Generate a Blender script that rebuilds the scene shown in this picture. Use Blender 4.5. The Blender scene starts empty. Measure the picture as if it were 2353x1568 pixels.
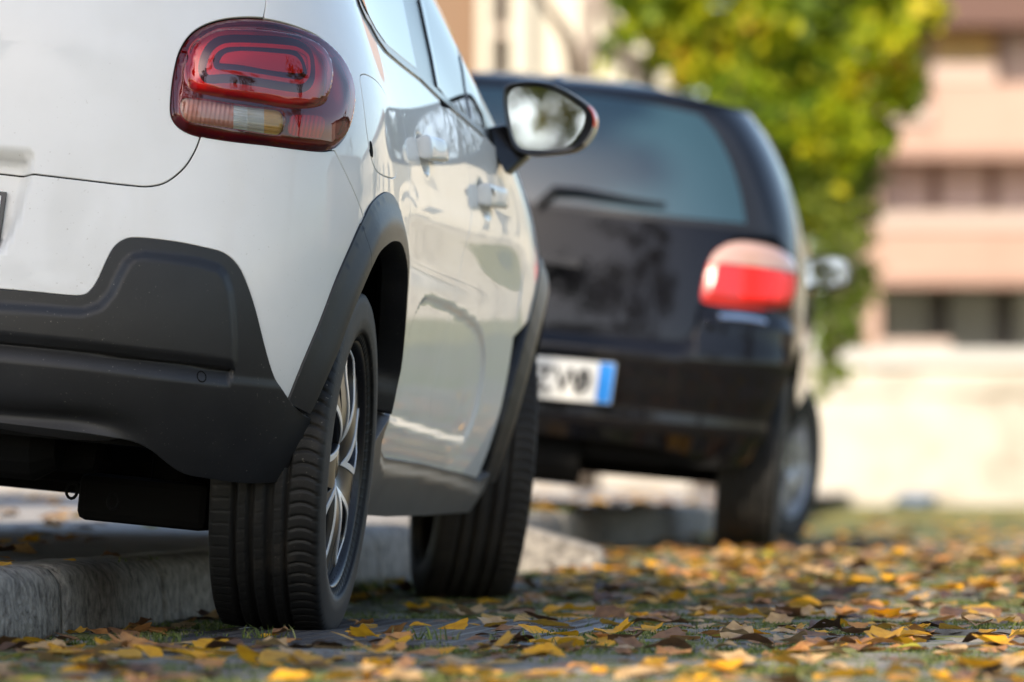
import bpy, bmesh, math, random
import numpy as np
from mathutils import Vector, Matrix
from mathutils.geometry import delaunay_2d_cdt
PI = math.pi
rad = math.radians
scene = bpy.context.scene
col = scene.collection

# ------------------------------------------------------------------ camera
IW, IH = 2353.0, 1568.0            # picture units used for measuring
FPX, HOR, CAMH = 12353.0, 1115.0, 0.266
PITCH = math.atan((HOR - IH / 2) / FPX)
cam_d = bpy.data.cameras.new('camera')
cam_d.sensor_width = 36.0
cam_d.lens = 36.0 * FPX / IW
cam_d.clip_start = 0.1
cam_d.clip_end = 2000.0
cam_d.dof.use_dof = True
cam_d.dof.focus_distance = 9.55
cam_d.dof.aperture_fstop = 3.6
cam_d.dof.aperture_blades = 9
cam = bpy.data.objects.new('camera', cam_d)
cam.location = (0, 0, CAMH)
cam.rotation_euler = (PI / 2 + PITCH, 0, 0)
col.objects.link(cam)
scene.camera = cam

# ------------------------------------------------------------------ light
SUN_EL, SUN_AZ = rad(38), rad(200)     # azimuth clockwise from +Y (north): sun behind and to the left
sdir = Vector((math.sin(SUN_AZ) * math.cos(SUN_EL), math.cos(SUN_AZ) * math.cos(SUN_EL), math.sin(SUN_EL)))
world = bpy.data.worlds.new('World')
scene.world = world
world.use_nodes = True
nt = world.node_tree
bg = nt.nodes['Background']
sky = nt.nodes.new('ShaderNodeTexSky')
sky.sky_type = 'NISHITA'
sky.sun_disc = False
sky.sun_elevation = SUN_EL
sky.sun_rotation = SUN_AZ
sky.air_density = 1.0
sky.dust_density = 1.2
nt.links.new(sky.outputs[0], bg.inputs[0])
bg.inputs[1].default_value = 0.15
sun_d = bpy.data.lights.new('sun', 'SUN')
sun_d.energy = 3.5
sun_d.angle = rad(0.55)
sun_d.color = (1.0, 0.90, 0.76)
sun = bpy.data.objects.new('sun', sun_d)
sun.rotation_euler = sdir.to_track_quat('Z', 'Y').to_euler()
sun.location = (-20, -20, 30)
col.objects.link(sun)
vs = scene.view_settings
vs.view_transform = 'Standard'
vs.look = 'None'
vs.exposure = 1.08
vs.gamma = 1.0
vs.use_white_balance = True            # the camera was balanced for open shade
vs.white_balance_temperature = 6950
vs.use_curve_mapping = False
scene.cycles.use_denoising = True
try:
    scene.cycles.denoiser = 'OPENIMAGEDENOISE'
except Exception:
    pass
scene.cycles.max_bounces = 8
scene.cycles.transparent_max_bounces = 12
scene.cycles.sample_clamp_indirect = 6.0
scene.cycles.caustics_reflective = False
scene.cycles.caustics_refractive = False

# ------------------------------------------------------------------ helpers
def tag(o, label=None, cat=None, group=None, kind=None):
    if label: o['label'] = label
    if cat: o['category'] = cat
    if group: o['group'] = group
    if kind: o['kind'] = kind
    return o

def empty(name, loc=(0, 0, 0), mat=None):
    o = bpy.data.objects.new(name, None)
    o.empty_display_size = 0.1
    if mat is not None: o.matrix_world = mat
    else: o.location = loc
    col.objects.link(o)
    return o

def obj(name, me, parent=None, mat=None):
    o = bpy.data.objects.new(name, me)
    col.objects.link(o)
    if parent is not None: o.parent = parent
    if mat is not None and not me.materials: me.materials.append(mat)
    return o

def mesh(name, v, f, mat=None, smooth=False, normals=None):
    me = bpy.data.meshes.new(name)
    me.from_pydata([tuple(map(float, p)) for p in v], [], [tuple(map(int, q)) for q in f])
    if mat is not None: me.materials.append(mat)
    if smooth or normals is not None:
        me.polygons.foreach_set('use_smooth', [True] * len(me.polygons))
    me.update()
    if normals is not None:
        me.normals_split_custom_set_from_vertices([tuple(map(float, n)) for n in normals])
    return me

class MB:
    """collects boxes, tubes and prisms, then builds ONE mesh object"""
    def __init__(s): s.v = []; s.f = []
    def add(s, v, f):
        o = len(s.v); s.v += [tuple(p) for p in v]; s.f += [tuple(i + o for i in q) for q in f]; return s
    def box(s, a, b, M=None):
        x0, y0, z0 = a; x1, y1, z1 = b
        v = [(x0,y0,z0),(x1,y0,z0),(x1,y1,z0),(x0,y1,z0),(x0,y0,z1),(x1,y0,z1),(x1,y1,z1),(x0,y1,z1)]
        if M is not None: v = [tuple(M @ Vector(p)) for p in v]
        return s.add(v, [(0,3,2,1),(4,5,6,7),(0,1,5,4),(1,2,6,5),(2,3,7,6),(3,0,4,7)])
    def tube(s, pts, rads, n=8, cap=True):
        pts = [Vector(p) for p in pts]; k = len(pts)
        if not hasattr(rads, '__len__'): rads = [rads] * k
        v = []; f = []
        for i, p in enumerate(pts):
            t = (pts[min(i+1, k-1)] - pts[max(i-1, 0)]).normalized()
            a = t.cross(Vector((0.31, 0.17, 0.93))).normalized(); b = t.cross(a)
            for j in range(n):
                w = 2 * PI * j / n
                v.append(p + rads[i] * (math.cos(w) * a + math.sin(w) * b))
        for i in range(k - 1):
            for j in range(n):
                q = (j + 1) % n
                f.append((i*n+j, i*n+q, (i+1)*n+q, (i+1)*n+j))
        if cap:
            f.append(tuple(range(n - 1, -1, -1))); f.append(tuple((k-1)*n + j for j in range(n)))
        return s.add(v, f)
    def build(s, name, mat, parent=None, smooth=False, bevel=0.0):
        me = mesh(name, s.v, s.f, mat, smooth)
        o = obj(name, me, parent)
        if bevel:
            m = o.modifiers.new('bevel', 'BEVEL'); m.width = bevel; m.segments = 2; m.limit_method = 'ANGLE'
        return o

# ------------------------------------------------------------------ materials
def M_(name, color=(.5,.5,.5), rough=.5, metal=0, coat=0, spec=.5, **kw):
    m = bpy.data.materials.new(name); m.use_nodes = True
    b = m.node_tree.nodes['Principled BSDF']
    b.inputs['Base Color'].default_value = (*color, 1)
    b.inputs['Roughness'].default_value = rough
    b.inputs['Metallic'].default_value = metal
    b.inputs['Coat Weight'].default_value = coat
    b.inputs['Coat Roughness'].default_value = kw.get('coat_rough', .02)
    b.inputs['Specular IOR Level'].default_value = spec
    if 'trans' in kw: b.inputs['Transmission Weight'].default_value = kw['trans']
    return m

def N(m, t): return m.node_tree.nodes.new(t)
def L(m, a, b): m.node_tree.links.new(a, b)
def P(m): return m.node_tree.nodes['Principled BSDF']

def noise_col(m, stops, scale=5.0, detail=6, rough=.6, coord='Object', stretch=None, inp='Base Color'):
    """colour ramp over a noise texture; stops = [(pos, rgb), ...]"""
    tc = N(m, 'ShaderNodeTexCoord'); src = tc.outputs[coord]
    if stretch:
        mp = N(m, 'ShaderNodeMapping'); mp.inputs['Scale'].default_value = stretch
        L(m, src, mp.inputs[0]); src = mp.outputs[0]
    n = N(m, 'ShaderNodeTexNoise'); n.inputs['Scale'].default_value = scale
    n.inputs['Detail'].default_value = detail; n.inputs['Roughness'].default_value = rough
    L(m, src, n.inputs[0])
    r = N(m, 'ShaderNodeValToRGB'); e = r.color_ramp.elements
    while len(e) < len(stops): e.new(.5)
    for k, (p, c) in enumerate(stops): e[k].position = p; e[k].color = (*c, 1)
    L(m, n.outputs[0], r.inputs[0])
    if inp: L(m, r.outputs[0], P(m).inputs[inp])
    return n, r

def bump(m, scale, strength=.3, dist=.01, detail=5, coord='Object', stretch=None, tex='noise'):
    tc = N(m, 'ShaderNodeTexCoord'); src = tc.outputs[coord]
    if stretch:
        mp = N(m, 'ShaderNodeMapping'); mp.inputs['Scale'].default_value = stretch
        L(m, src, mp.inputs[0]); src = mp.outputs[0]
    n = N(m, 'ShaderNodeTexNoise'); n.inputs['Scale'].default_value = scale; n.inputs['Detail'].default_value = detail
    L(m, src, n.inputs[0])
    b = N(m, 'ShaderNodeBump'); b.inputs['Strength'].default_value = strength; b.inputs['Distance'].default_value = dist
    L(m, n.outputs[0], b.inputs['Height']); L(m, b.outputs[0], P(m).inputs['Normal'])
    return b

# ------------------------------------------------------------------ measuring: pixel -> ray
def ray_dir(px, py):
    u, w = (px - IW / 2) / FPX, (IH / 2 - py) / FPX
    c, s = math.cos(PITCH), math.sin(PITCH)
    return np.array([u, c - w * s, s + w * c])
def at_Y(px, py, Y):
    d = ray_dir(px, py); k = Y / d[1]
    return Vector((d[0] * k, Y, CAMH + d[2] * k))
def project(Pw):
    x, y, z = Pw[..., 0], Pw[..., 1], Pw[..., 2] - CAMH
    c, s = math.cos(PITCH), math.sin(PITCH)
    d = y * c + z * s; u = -y * s + z * c
    return np.stack([IW / 2 + FPX * x / d, IH / 2 - FPX * u / d], -1)

def sstep(x, a, b):
    t = np.clip((x - a) / (b - a), 0, 1); return t * t * (3 - 2 * t)

def ground_z(Y):
    """the street is level under the first car and rises a little before the second"""
    return .066 * sstep(np.asarray(Y, float), 10.9, 16.2)

# ------------------------------------------------------------------ lofted car bodies
def bsw(u): return np.stack([(1-u)**3, 3*u**3-6*u**2+4, -3*u**3+3*u**2+3*u+1, u**3], -1) / 6

class Body:
    """cubic B-spline half body; coordinates U = distance along the waist from the rear centre, Z = height"""
    def __init__(s, rows, cols, M, zref=.65, top_from=12):
        Pn = np.zeros((len(rows), len(cols), 3))
        for i, (z, w, yr, yf) in enumerate(rows):
            for j, (xf, m, a) in enumerate(cols):
                y = yr + (a if m == 'r' else a * (yf - yr))
                if i >= top_from and m == 'r': y = yr + a * (yf - yr) / 3.0
                Pn[i, j] = (xf * w, y, z)
        Lc = Pn[:, 1:2] * [-1, 1, 1]; Rc = Pn[:, -2:-1] * [-1, 1, 1]
        Q = np.concatenate([Lc, Pn, Rc], 1)
        Q = np.concatenate([2*Q[:1]-Q[1:2], Q, 2*Q[-1:]-Q[-2:-1]], 0)
        s.Q = Q; s.nr = len(rows); s.nc = len(cols)
        b = np.linspace(0, s.nr - 1, 3001); zt = s.ab(np.zeros_like(b), b)[:, 2]
        s.bt, s.zt = b, zt
        a = np.linspace(0, s.nc - 1, 4001)
        r = s.ab(a, np.full_like(a, np.interp(zref, zt, b)))
        s.at = a; s.ut = np.concatenate([[0], np.cumsum(np.linalg.norm(np.diff(r, axis=0), axis=1))])
        s.umax = s.ut[-1]
        s.M = np.array(M); s.R = s.M[:3, :3]; s.T = s.M[:3, 3]
        s._grid()
    def ab(s, a, b):
        a = np.clip(a, 0, s.nc - 1 - 1e-9); b = np.clip(b, 0, s.nr - 1 - 1e-9)
        ia = a.astype(int); ib = b.astype(int); wa = bsw(a - ia); wb = bsw(b - ib)
        out = 0
        for k in range(4):
            for l in range(4):
                out = out + (wb[..., k] * wa[..., l])[..., None] * s.Q[ib + k, ia + l]
        return out
    def base(s, U, Z):
        sg = np.where(U < 0, -1.0, 1.0)
        p = s.ab(np.interp(np.abs(U), s.ut, s.at), np.interp(Z, s.zt, s.bt))
        p[..., 0] *= sg
        return p
    def nrm(s, U, Z, fn=None, e=.0015):
        fn = fn or s.base
        n = np.cross(fn(U + e, Z) - fn(U - e, Z), fn(U, Z + e) - fn(U, Z - e))
        return n / (np.linalg.norm(n, axis=-1, keepdims=True) + 1e-12)
    def pos(s, U, Z, off=0.0):
        """off: number or function(U, Z) -> metres along the outward normal"""
        o = off(U, Z) if callable(off) else np.full_like(U, off)
        return s.base(U, Z) + s.nrm(U, Z) * o[..., None]
    def world(s, p): return p @ s.R.T + s.T
    def _grid(s):
        U, Z = np.meshgrid(np.linspace(0, s.umax * .98, 500), np.linspace(s.zt[0] + .002, s.zt[-1] - .06, 260))
        G = s.base(U, Z); n = s.nrm(U, Z)
        s.gU, s.gZ = U, Z
        s.gN, s.gG = n, G
    def uz(s, pts, off=0.0):
        """picture points -> (U, Z) on the body pushed out by off"""
        out = []
        Wd = s.world(s.gG + s.gN * off); pp = project(Wd)
        ff = ((s.gN @ s.R.T) * (np.array([0, 0, CAMH]) - Wd)).sum(-1) > 0
        for (x, y) in pts:
            d = np.hypot(pp[..., 0] - x, pp[..., 1] - y); d[~ff] = 1e9
            i = np.unravel_index(d.argmin(), d.shape); q = np.array([s.gU[i], s.gZ[i]])
            fq = lambda q: project(s.world(s.pos(np.array([q[0]]), np.array([q[1]]), off)))[0]
            for it in range(8):
                r = np.array([x, y]) - fq(q); e = 1e-4
                J = np.stack([(fq(q + [e, 0]) - fq(q - [e, 0])) / (2*e), (fq(q + [0, e]) - fq(q - [0, e])) / (2*e)], -1)
                try: st = np.linalg.solve(J, r)
                except Exception: break
                m = np.abs(st).max()
                q = q + st * min(1, .04 / (m + 1e-9))
                if m < 1e-5: break
            out.append((float(q[0]), float(q[1])))
        return out
    def yz(s, pts):
        """(y, z) on the right flank -> (U, Z)"""
        out = []
        U = np.linspace(.35, s.umax - .35, 1500)
        for (y, z) in pts:
            p = s.base(U, np.full_like(U, z)); out.append((float(np.interp(y, p[:, 1], U)), float(z)))
        return out

# ------------------------------------------------------------------ polygons in (U, Z)
def smooth(pts, n=6, closed=False):
    """Catmull-Rom through the points"""
    p = np.array(pts, float); k = len(p); out = []
    for i in range(k if closed else k - 1):
        if closed: a, b, c, d = p[(i-1) % k], p[i], p[(i+1) % k], p[(i+2) % k]
        else: a, b, c, d = p[max(i-1, 0)], p[i], p[i+1], p[min(i+2, k-1)]
        for j in range(n):
            t = j / n
            out.append(.5 * (2*b + (c-a)*t + (2*a-5*b+4*c-d)*t*t + (3*b-a-3*c+d)*t**3))
    if not closed: out.append(p[-1])
    return [tuple(q) for q in out]
def area(p):
    p = np.array(p); q = np.roll(p, -1, 0); return .5 * (p[:, 0]*q[:, 1] - q[:, 0]*p[:, 1]).sum()
def inside(pt, poly):
    x, y = pt[:, 0], pt[:, 1]; r = np.zeros(len(pt), bool); p = np.array(poly); q = np.roll(p, -1, 0)
    for (x0, y0), (x1, y1) in zip(p, q):
        if y0 == y1: continue
        c = ((y0 > y) != (y1 > y)) & (x < (x1 - x0) * (y - y0) / (y1 - y0) + x0); r ^= c
    return r
def dist(pt, line, closed=True):
    p = np.array(line); d = np.full(len(pt), 1e9)
    q = np.roll(p, -1, 0) if closed else p[1:]
    for a, b in zip(p if closed else p[:-1], q):
        ab = b - a; l = (ab * ab).sum()
        t = np.clip(((pt - a) @ ab) / (l + 1e-15), 0, 1)
        d = np.minimum(d, np.hypot(*(pt - a - t[:, None] * ab).T))
    return d
def sdist(U, Z, poly):
    """signed distance, positive inside"""
    pt = np.stack([np.ravel(U), np.ravel(Z)], -1)
    d = dist(pt, poly); return np.where(inside(pt, poly), d, -d).reshape(np.shape(U))
def resample(poly, step):
    p = np.array(poly, float); out = []
    for a, b in zip(p, np.roll(p, -1, 0)):
        n = max(1, int(math.ceil(np.hypot(*(b - a)) / step)))
        for i in range(n): out.append(a + (b - a) * i / n)
    o = [out[0]]
    for q in out[1:]:
        if np.hypot(*(q - o[-1])) > step * .2: o.append(q)
    if np.hypot(*(o[-1] - o[0])) < step * .2: o.pop()
    return np.array(o)
def outward(p):
    """unit outward direction at each vertex of a counter-clockwise polygon"""
    e = np.roll(p, -1, 0) - p; e /= np.linalg.norm(e, axis=1, keepdims=True) + 1e-12
    n = np.stack([e[:, 1], -e[:, 0]], -1); m = n + np.roll(n, 1, 0)
    l = np.linalg.norm(m, axis=1, keepdims=True); m = m / np.maximum(l, 1e-6)
    return m / np.maximum(np.sum(m * n, 1, keepdims=True), .5)

_panels = {}
def panel(name, B, poly, mat, parent, off=0.0, gap=.0018, flange=.014, h=.016, step=.009, centre=False, mirror=False, holes=()):
    """a body panel: the region poly of the body surface, with a rounded edge folded inwards"""
    poly = list(poly)
    key = (name, id(B), len(poly), tuple(np.round(poly[0], 6)), tuple(np.round(poly[len(poly) // 2], 6)), len(holes))
    mx = np.array([-1, 1, 1])
    if mirror and key in _panels:
        V, F, Nn = _panels[key]
        return obj(name, mesh(name, V * mx, [f[::-1] for f in F], mat, True, Nn * mx), parent)
    if area(poly) < 0: poly = poly[::-1]
    p = resample(poly, step)
    o = outward(p); edge = np.zeros(len(p), bool)
    if centre: edge = p[:, 0] < 1e-4
    p2 = p - o * gap * (~edge)[:, None]
    if centre: p2[edge, 0] = 0.0
    loops = [p2]; outs = [o]; edges = [edge]
    for hp in holes:
        hp = list(hp)
        if area(hp) > 0: hp = hp[::-1]
        q = resample(hp, step); oo = outward(q[::-1])[::-1] * -1
        loops.append(q - oo * gap); outs.append(oo); edges.append(np.zeros(len(q), bool))
    lo, hi = p.min(0), p.max(0)
    gx, gz = np.meshgrid(np.arange(lo[0], hi[0], h) + h * .37, np.arange(lo[1], hi[1], h) + h * .41)
    g = np.stack([gx.ravel(), gz.ravel()], -1)
    if len(g):
        k = inside(g, p2) & (dist(g, p2) > .55 * h)
        for q in loops[1:]: k &= ~inside(g, q) & (dist(g, q) > .55 * h)
        g = g[k]
    pts = np.concatenate(loops + [g]) if len(g) else np.concatenate(loops)
    ed = []; s0 = 0
    for q in loops:
        ed += [(s0 + i, s0 + (i + 1) % len(q)) for i in range(len(q))]; s0 += len(q)
    r = delaunay_2d_cdt([Vector((float(a), float(b))) for a, b in pts], ed, [], 0, 1e-7)
    V2 = np.array([(v.x, v.y) for v in r[0]]); F = np.array([f for f in r[2]])
    cen = V2[F].mean(1); k = inside(cen, p2)
    for q in loops[1:]: k &= ~inside(cen, q)
    F = F[k]
    fn = lambda U, Z: B.pos(U, Z, off)
    def ev(q):
        U, Z = q[:, 0].copy(), q[:, 1].copy()
        return fn(U, Z), B.nrm(U, Z, fn)
    V, Nn = ev(V2)
    F = [tuple(f) for f in F]
    if flange > 0:
        V = list(V); Nn = list(Nn)
        for q, oo, eg in zip(loops, outs, edges):
            pb, nb = ev(q); e = .002
            po, _ = ev(q + oo * e); od = po - pb
            od /= np.linalg.norm(od, axis=1, keepdims=True) + 1e-12
            s0 = len(V); n = len(q)
            w = min(.0016, gap * .8 + .0004)
            rings = [(0, 0, nb), (w*.7, w*.3, nb*.75+od*.65), (w, w, od*.95+nb*.3), (w, flange, od)]
            for ro, rd, rn in rings:
                rn = rn / (np.linalg.norm(rn, axis=1, keepdims=True) + 1e-12)
                V += list(pb + od * ro - nb * rd); Nn += list(rn)
            for kk in range(len(rings) - 1):
                for i in range(n):
                    j = (i + 1) % n
                    if eg[i] and eg[j]: continue
                    a, b_ = s0 + kk*n + i, s0 + kk*n + j
                    F.append((a, a + n, b_ + n, b_))
        V = np.array(V); Nn = np.array(Nn)
    _panels[key] = (V, F, Nn)
    if centre:
        n = len(V)
        F = F + [tuple(i + n for i in f[::-1]) for f in F]
        V = np.concatenate([V, V * mx]); Nn = np.concatenate([Nn, Nn * mx])
    if mirror: V = V * mx; Nn = Nn * mx; F = [f[::-1] for f in F]
    me = mesh(name, V, F, mat, True, Nn)
    return obj(name, me, parent)

def pair(name, *a, **k):
    """the same panel on the right and, mirrored, on the left flank"""
    return panel(name, *a, **k), panel(name, *a, mirror=True, **k)

def car_matrix(anchor_car, anchor_world, yaw, roll):
    Rm = (Matrix.Rotation(rad(-yaw), 4, 'Z') @ Matrix.Rotation(rad(roll), 4, 'Y'))
    t = Vector(anchor_world) - Rm @ Vector(anchor_car)
    return Matrix.Translation(t) @ Rm

class Flat(Body):
    """any other surface given by a function base(U, Z) -> points"""
    def __init__(s, fn): s.fn = fn; s.umax = 1e9
    def base(s, U, Z): return s.fn(U, Z)

# ------------------------------------------------------------------ shared materials
m_black = M_('black_void', (.006,.006,.006), .9, spec=.1)
m_under = M_('underbody_black', (.005,.005,.005), .8, spec=.1)
m_rubber = M_('tyre_rubber', (.022,.021,.021), .62, spec=.35)
noise_col(m_rubber, [(.34,(.007,.007,.007)),(.56,(.012,.0118,.0112)),(.74,(.034,.030,.025))], 9, 9, .7)
bump(m_rubber, 420, .18, .002)
m_rubber_warm_lit = M_('tyre_rubber_warm_lit', (.04,.035,.03), .75, spec=.3)  # front tyres: warm light off the ground put into a browner colour
noise_col(m_rubber_warm_lit, [(.3,(.026,.023,.021)),(.6,(.045,.039,.033)),(.8,(.075,.062,.05))], 12, 6)
m_paint = M_('white_paint', (.70,.69,.665), .45, coat=.75, spec=.15, coat_rough=.02)
P(m_paint).inputs['Coat IOR'].default_value = 1.40
_n, _r = noise_col(m_paint, [(.35,(.755,.74,.71)),(.65,(.81,.795,.765))], 3.0, 4)
_b = bump(m_paint, 900, .012, .0004)
m_plast = M_('black_plastic', (.035,.036,.038), .42, spec=.4)
noise_col(m_plast, [(.3,(.014,.0145,.016)),(.6,(.019,.0195,.021)),(.75,(.030,.029,.028))], 9, 12, .75)
bump(m_plast, 1400, .10, .0006)
def specks(m, scale, thr, colr, amt):
    """small dust specks and dried splashes over whatever colour the material has"""
    pr = P(m); lk = pr.inputs['Base Color'].links[0]; src = lk.from_socket
    tc = N(m, 'ShaderNodeTexCoord'); n1 = N(m, 'ShaderNodeTexNoise'); n1.inputs['Scale'].default_value = scale; n1.inputs['Detail'].default_value = 2
    n2 = N(m, 'ShaderNodeTexNoise'); n2.inputs['Scale'].default_value = 3.5; n2.inputs['Detail'].default_value = 5
    L(m, tc.outputs['Object'], n1.inputs[0]); L(m, tc.outputs['Object'], n2.inputs[0])
    r1 = N(m, 'ShaderNodeMapRange'); r1.inputs[1].default_value = thr; r1.inputs[2].default_value = thr + .05
    r2 = N(m, 'ShaderNodeMapRange'); r2.inputs[1].default_value = .42; r2.inputs[2].default_value = .62; r2.inputs[4].default_value = amt
    mu = N(m, 'ShaderNodeMath'); mu.operation = 'MULTIPLY'
    L(m, n1.outputs[0], r1.inputs[0]); L(m, n2.outputs[0], r2.inputs[0]); L(m, r1.outputs[0], mu.inputs[0]); L(m, r2.outputs[0], mu.inputs[1])
    mx = N(m, 'ShaderNodeMix'); mx.data_type = 'RGBA'; mx.inputs[7].default_value = (*colr, 1)
    L(m, mu.outputs[0], mx.inputs[0]); L(m, src, mx.inputs[6]); L(m, mx.outputs[2], pr.inputs['Base Color'])
specks(m_plast, 230, .70, (.22,.20,.17), .8)
specks(m_paint, 190, .70, (.38,.34,.28), .55)
specks(m_rubber, 160, .68, (.20,.18,.15), .7)
m_sill = M_('grey_plastic', (.10,.095,.088), .42, spec=.5)
noise_col(m_sill, [(.3,(.075,.07,.066)),(.7,(.13,.122,.112))], 6, 7, stretch=(1,.4,1))
m_glass = M_('tinted_glass', (.012,.016,.016), .02, spec=1.0)
P(m_glass).inputs['IOR'].default_value = 1.9
m_trim = M_('black_trim', (.012,.012,.013), .22, spec=.5)
m_silver = M_('machined_aluminium', (.70,.70,.70), .32, metal=.25)
m_gloss = M_('gloss_black_alloy', (.014,.014,.016), .30, spec=.35)
m_disc = M_('brake_steel', (.22,.21,.20), .45, metal=1.0)
m_chrome = M_('lamp_chrome', (.85,.85,.86), .12, metal=1.0)
m_white = M_('plate_white', (.72,.72,.70), .4)
m_mirror = M_('mirror_glass', (.75,.78,.80), .015, metal=1.0)

def lens_mat(name, tint, ior=1.6, rough=.01, refl=(1,1,1)):
    """clear moulded plastic: tinted see-through with a Fresnel gloss"""
    m = bpy.data.materials.new(name); m.use_nodes = True
    t = m.node_tree; t.nodes.clear()
    o = t.nodes.new('ShaderNodeOutputMaterial'); mx = t.nodes.new('ShaderNodeMixShader')
    tr = t.nodes.new('ShaderNodeBsdfTransparent'); tr.inputs[0].default_value = (*tint, 1)
    gl = t.nodes.new('ShaderNodeBsdfGlossy'); gl.inputs['Roughness'].default_value = rough; gl.inputs['Color'].default_value = (*refl, 1)
    fr = t.nodes.new('ShaderNodeFresnel'); fr.inputs[0].default_value = ior
    t.links.new(fr.outputs[0], mx.inputs[0]); t.links.new(tr.outputs[0], mx.inputs[1]); t.links.new(gl.outputs[0], mx.inputs[2])
    t.links.new(mx.outputs[0], o.inputs[0])
    return m
m_lens = lens_mat('red_lens', (.97,.07,.10), 1.75, refl=(1,.80,.84))
m_lens_clear = lens_mat('clear_lens', (.92,.92,.90), 1.6)

# ------------------------------------------------------------------ tyres and wheels
def tyre_mesh(name, R, w, rim, mat, npitch=84, grooves=((-.053,.006),(-.0225,.009),(.010,.011),(.041,.006)), sub=10):
    hw = w / 2
    prof = []
    ts = np.linspace(-hw * .86, hw * .86, 47)
    side = [(hw*.925, R-.0065), (hw*.965, R-.0135), (hw*.985, R-.024), (hw*1.0, R-.036), (hw*1.012, R-.048), (hw*1.018, R-.058), (hw*1.0, R-.068), (hw*.985, R-.078),
            (hw*.955, rim+.014), (hw*.93, rim+.007), (hw*.90, rim+.001), (hw*.80, rim-.006)]
    prof += [(-a, b, 0) for a, b in side[::-1]]
    for x in ts:
        r = R - .0038 * (x / (hw*.86))**2 - .001 * (x / (hw*.86))**6
        g = 0
        for c, gw in grooves:
            d = abs(x - c); g = max(g, np.clip((gw/2 + .0016 - d) / .0016, 0, 1) * .012)
        prof.append((x, r, g))
    prof += [(a, b, 0) for a, b in side]
    prof = np.array(prof); nS = npitch * sub
    ph = np.arange(nS) / sub
    V = np.zeros((nS, len(prof), 3))
    for i, (x, r, g) in enumerate(prof):
        q = x / hw
        if abs(x) > hw * .93: dep = np.zeros(nS)
        else:
            if q > .42: sh, sg, dp = .55 * ((q - .68) / .3)**2 + .12 * q, .085 if q < .9 else .06, .0052 * np.clip((q-.43)/.06, 0, 1)
            elif q < -.55: sh, sg, dp = -.5 * (q + .7) + .3, .05, .002
            else: sh, sg, dp = -1.7 * q, .04, .0014
            f = (ph + sh + .5) % 1.0 - .5
            dep = dp * np.exp(-(f / sg)**2)
        rr = r - np.maximum(g, dep)
        a = 2 * PI * ph / npitch
        V[:, i] = np.stack([np.full(nS, x), np.sin(a) * rr, np.cos(a) * rr], -1)
    n = len(prof); F = []
    for j in range(nS):
        k = (j + 1) % nS
        for i in range(n - 1): F.append((j*n+i, j*n+i+1, k*n+i+1, k*n+i))
    F = [q[::-1] for q in F]
    V[..., 2] = np.maximum(V[..., 2], -(R - .009))      # flattened where it stands
    return mesh(name, V.reshape(-1, 3), F, mat, True)

def lathe(prof, n=72):
    """profile [(x, r), ...] spun about the x axis"""
    V = []; F = []; k = len(prof)
    for j in range(n):
        a = 2 * PI * j / n
        for x, r in prof: V.append((x, math.sin(a) * r, math.cos(a) * r))
    for j in range(n):
        q = (j + 1) % n
        for i in range(k - 1): F.append((j*k+i, q*k+i, q*k+i+1, j*k+i+1))
    return V, F

def alloy_wheel(parent, loc, rotz, tyre_me, w, rim, detail=True, face_mats=None, spin=0.0):
    """wheel > tyre, spoke edges, hub cap ..."""
    hw = w / 2; fx = hw * .80
    def fn(U, Z):
        r = np.hypot(U, Z) / rim
        return np.stack([fx - .004 + .012 * np.exp(-((r-.45)/.35)**2) - .020 * np.exp(-(r/.2)**2) - .010 * sstep(r, .85, 1.0), U, Z], -1)
    D = Flat(fn)
    mf, ms = face_mats or (m_gloss, m_silver)
    holes = []; trims = []
    def tear(a0, r0, r1, wd, skew):
        """teardrop window: pointed near the hub, round at the rim"""
        pts = []
        for i in range(26):
            t = 2 * PI * i / 26
            u = .5 - .5 * math.cos(t); rr = r0 + (r1 - r0) * u
            ww = wd * math.sin(t) * (u ** .75) * .95
            aa = a0 + skew * (1 - u) ** 2
            pts.append((rr * math.sin(aa) + ww * math.cos(aa), rr * math.cos(aa) - ww * math.sin(aa)))
        return pts
    for k in range(5):
        a = spin + 2 * PI * k / 5
        holes.append(tear(a - .10, rim*.28, rim*.91, rim*.30, .25))
        holes.append(tear(a + .535, rim*.52, rim*.86, rim*.055, -.10))
    circ = [(rim*.965*math.sin(2*PI*i/64), rim*.965*math.cos(2*PI*i/64)) for i in range(64)]
    o = panel('wheel', D, circ, mf, parent, gap=.0005, flange=.018, h=.018, step=.009, holes=holes)
    def grow(p, d):
        p = np.array(p)
        if area(p) < 0: p = p[::-1]
        return p + outward(p) * d
    for kh, hp in enumerate(holes):
        if kh % 2: continue
        outer = grow(hp, .0115)
        panel('spoke_edge', D, outer, ms, o, off=.0022, gap=.0004, flange=.003, h=.02, step=.007, holes=[grow(hp, .0004)])
    prof = [(fx - .02, rim*.955), (fx + .004, rim*.965), (fx + .010, rim*.985), (fx + .008, rim*1.005), (hw*.86, rim*1.012), (hw*.80, rim*1.0)]
    v, f = lathe(prof); obj('rim_lip', mesh('rim_lip', v, f, mf, True), o)
    v, f = lathe([(fx-.02, rim*.955), (0, rim*.90), (-hw*.8, rim*.96)]); b = obj('rim_barrel', mesh('rim_barrel', v, [q[::-1] for q in f], m_disc, True), o)
    v, f = lathe([(-.012, .14), (-.012, .02)]); obj('brake_disc', mesh('brake_disc', v, f, m_disc, True), o)
    v, f = lathe([(-.02, rim*.95), (-.02, .0)]); obj('back_plate', mesh('back_plate', v, f, m_black, True), o)
    v, f = lathe([(fx-.022, .034), (fx-.008, .032), (fx-.004, .024), (fx-.003, .0)], 32); obj('hub_cap', mesh('hub_cap', v, f, m_trim, True), o)
    obj('tyre', tyre_me, o)
    o.location = loc; o.rotation_euler = (0, 0, rotz)
    return o

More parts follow.
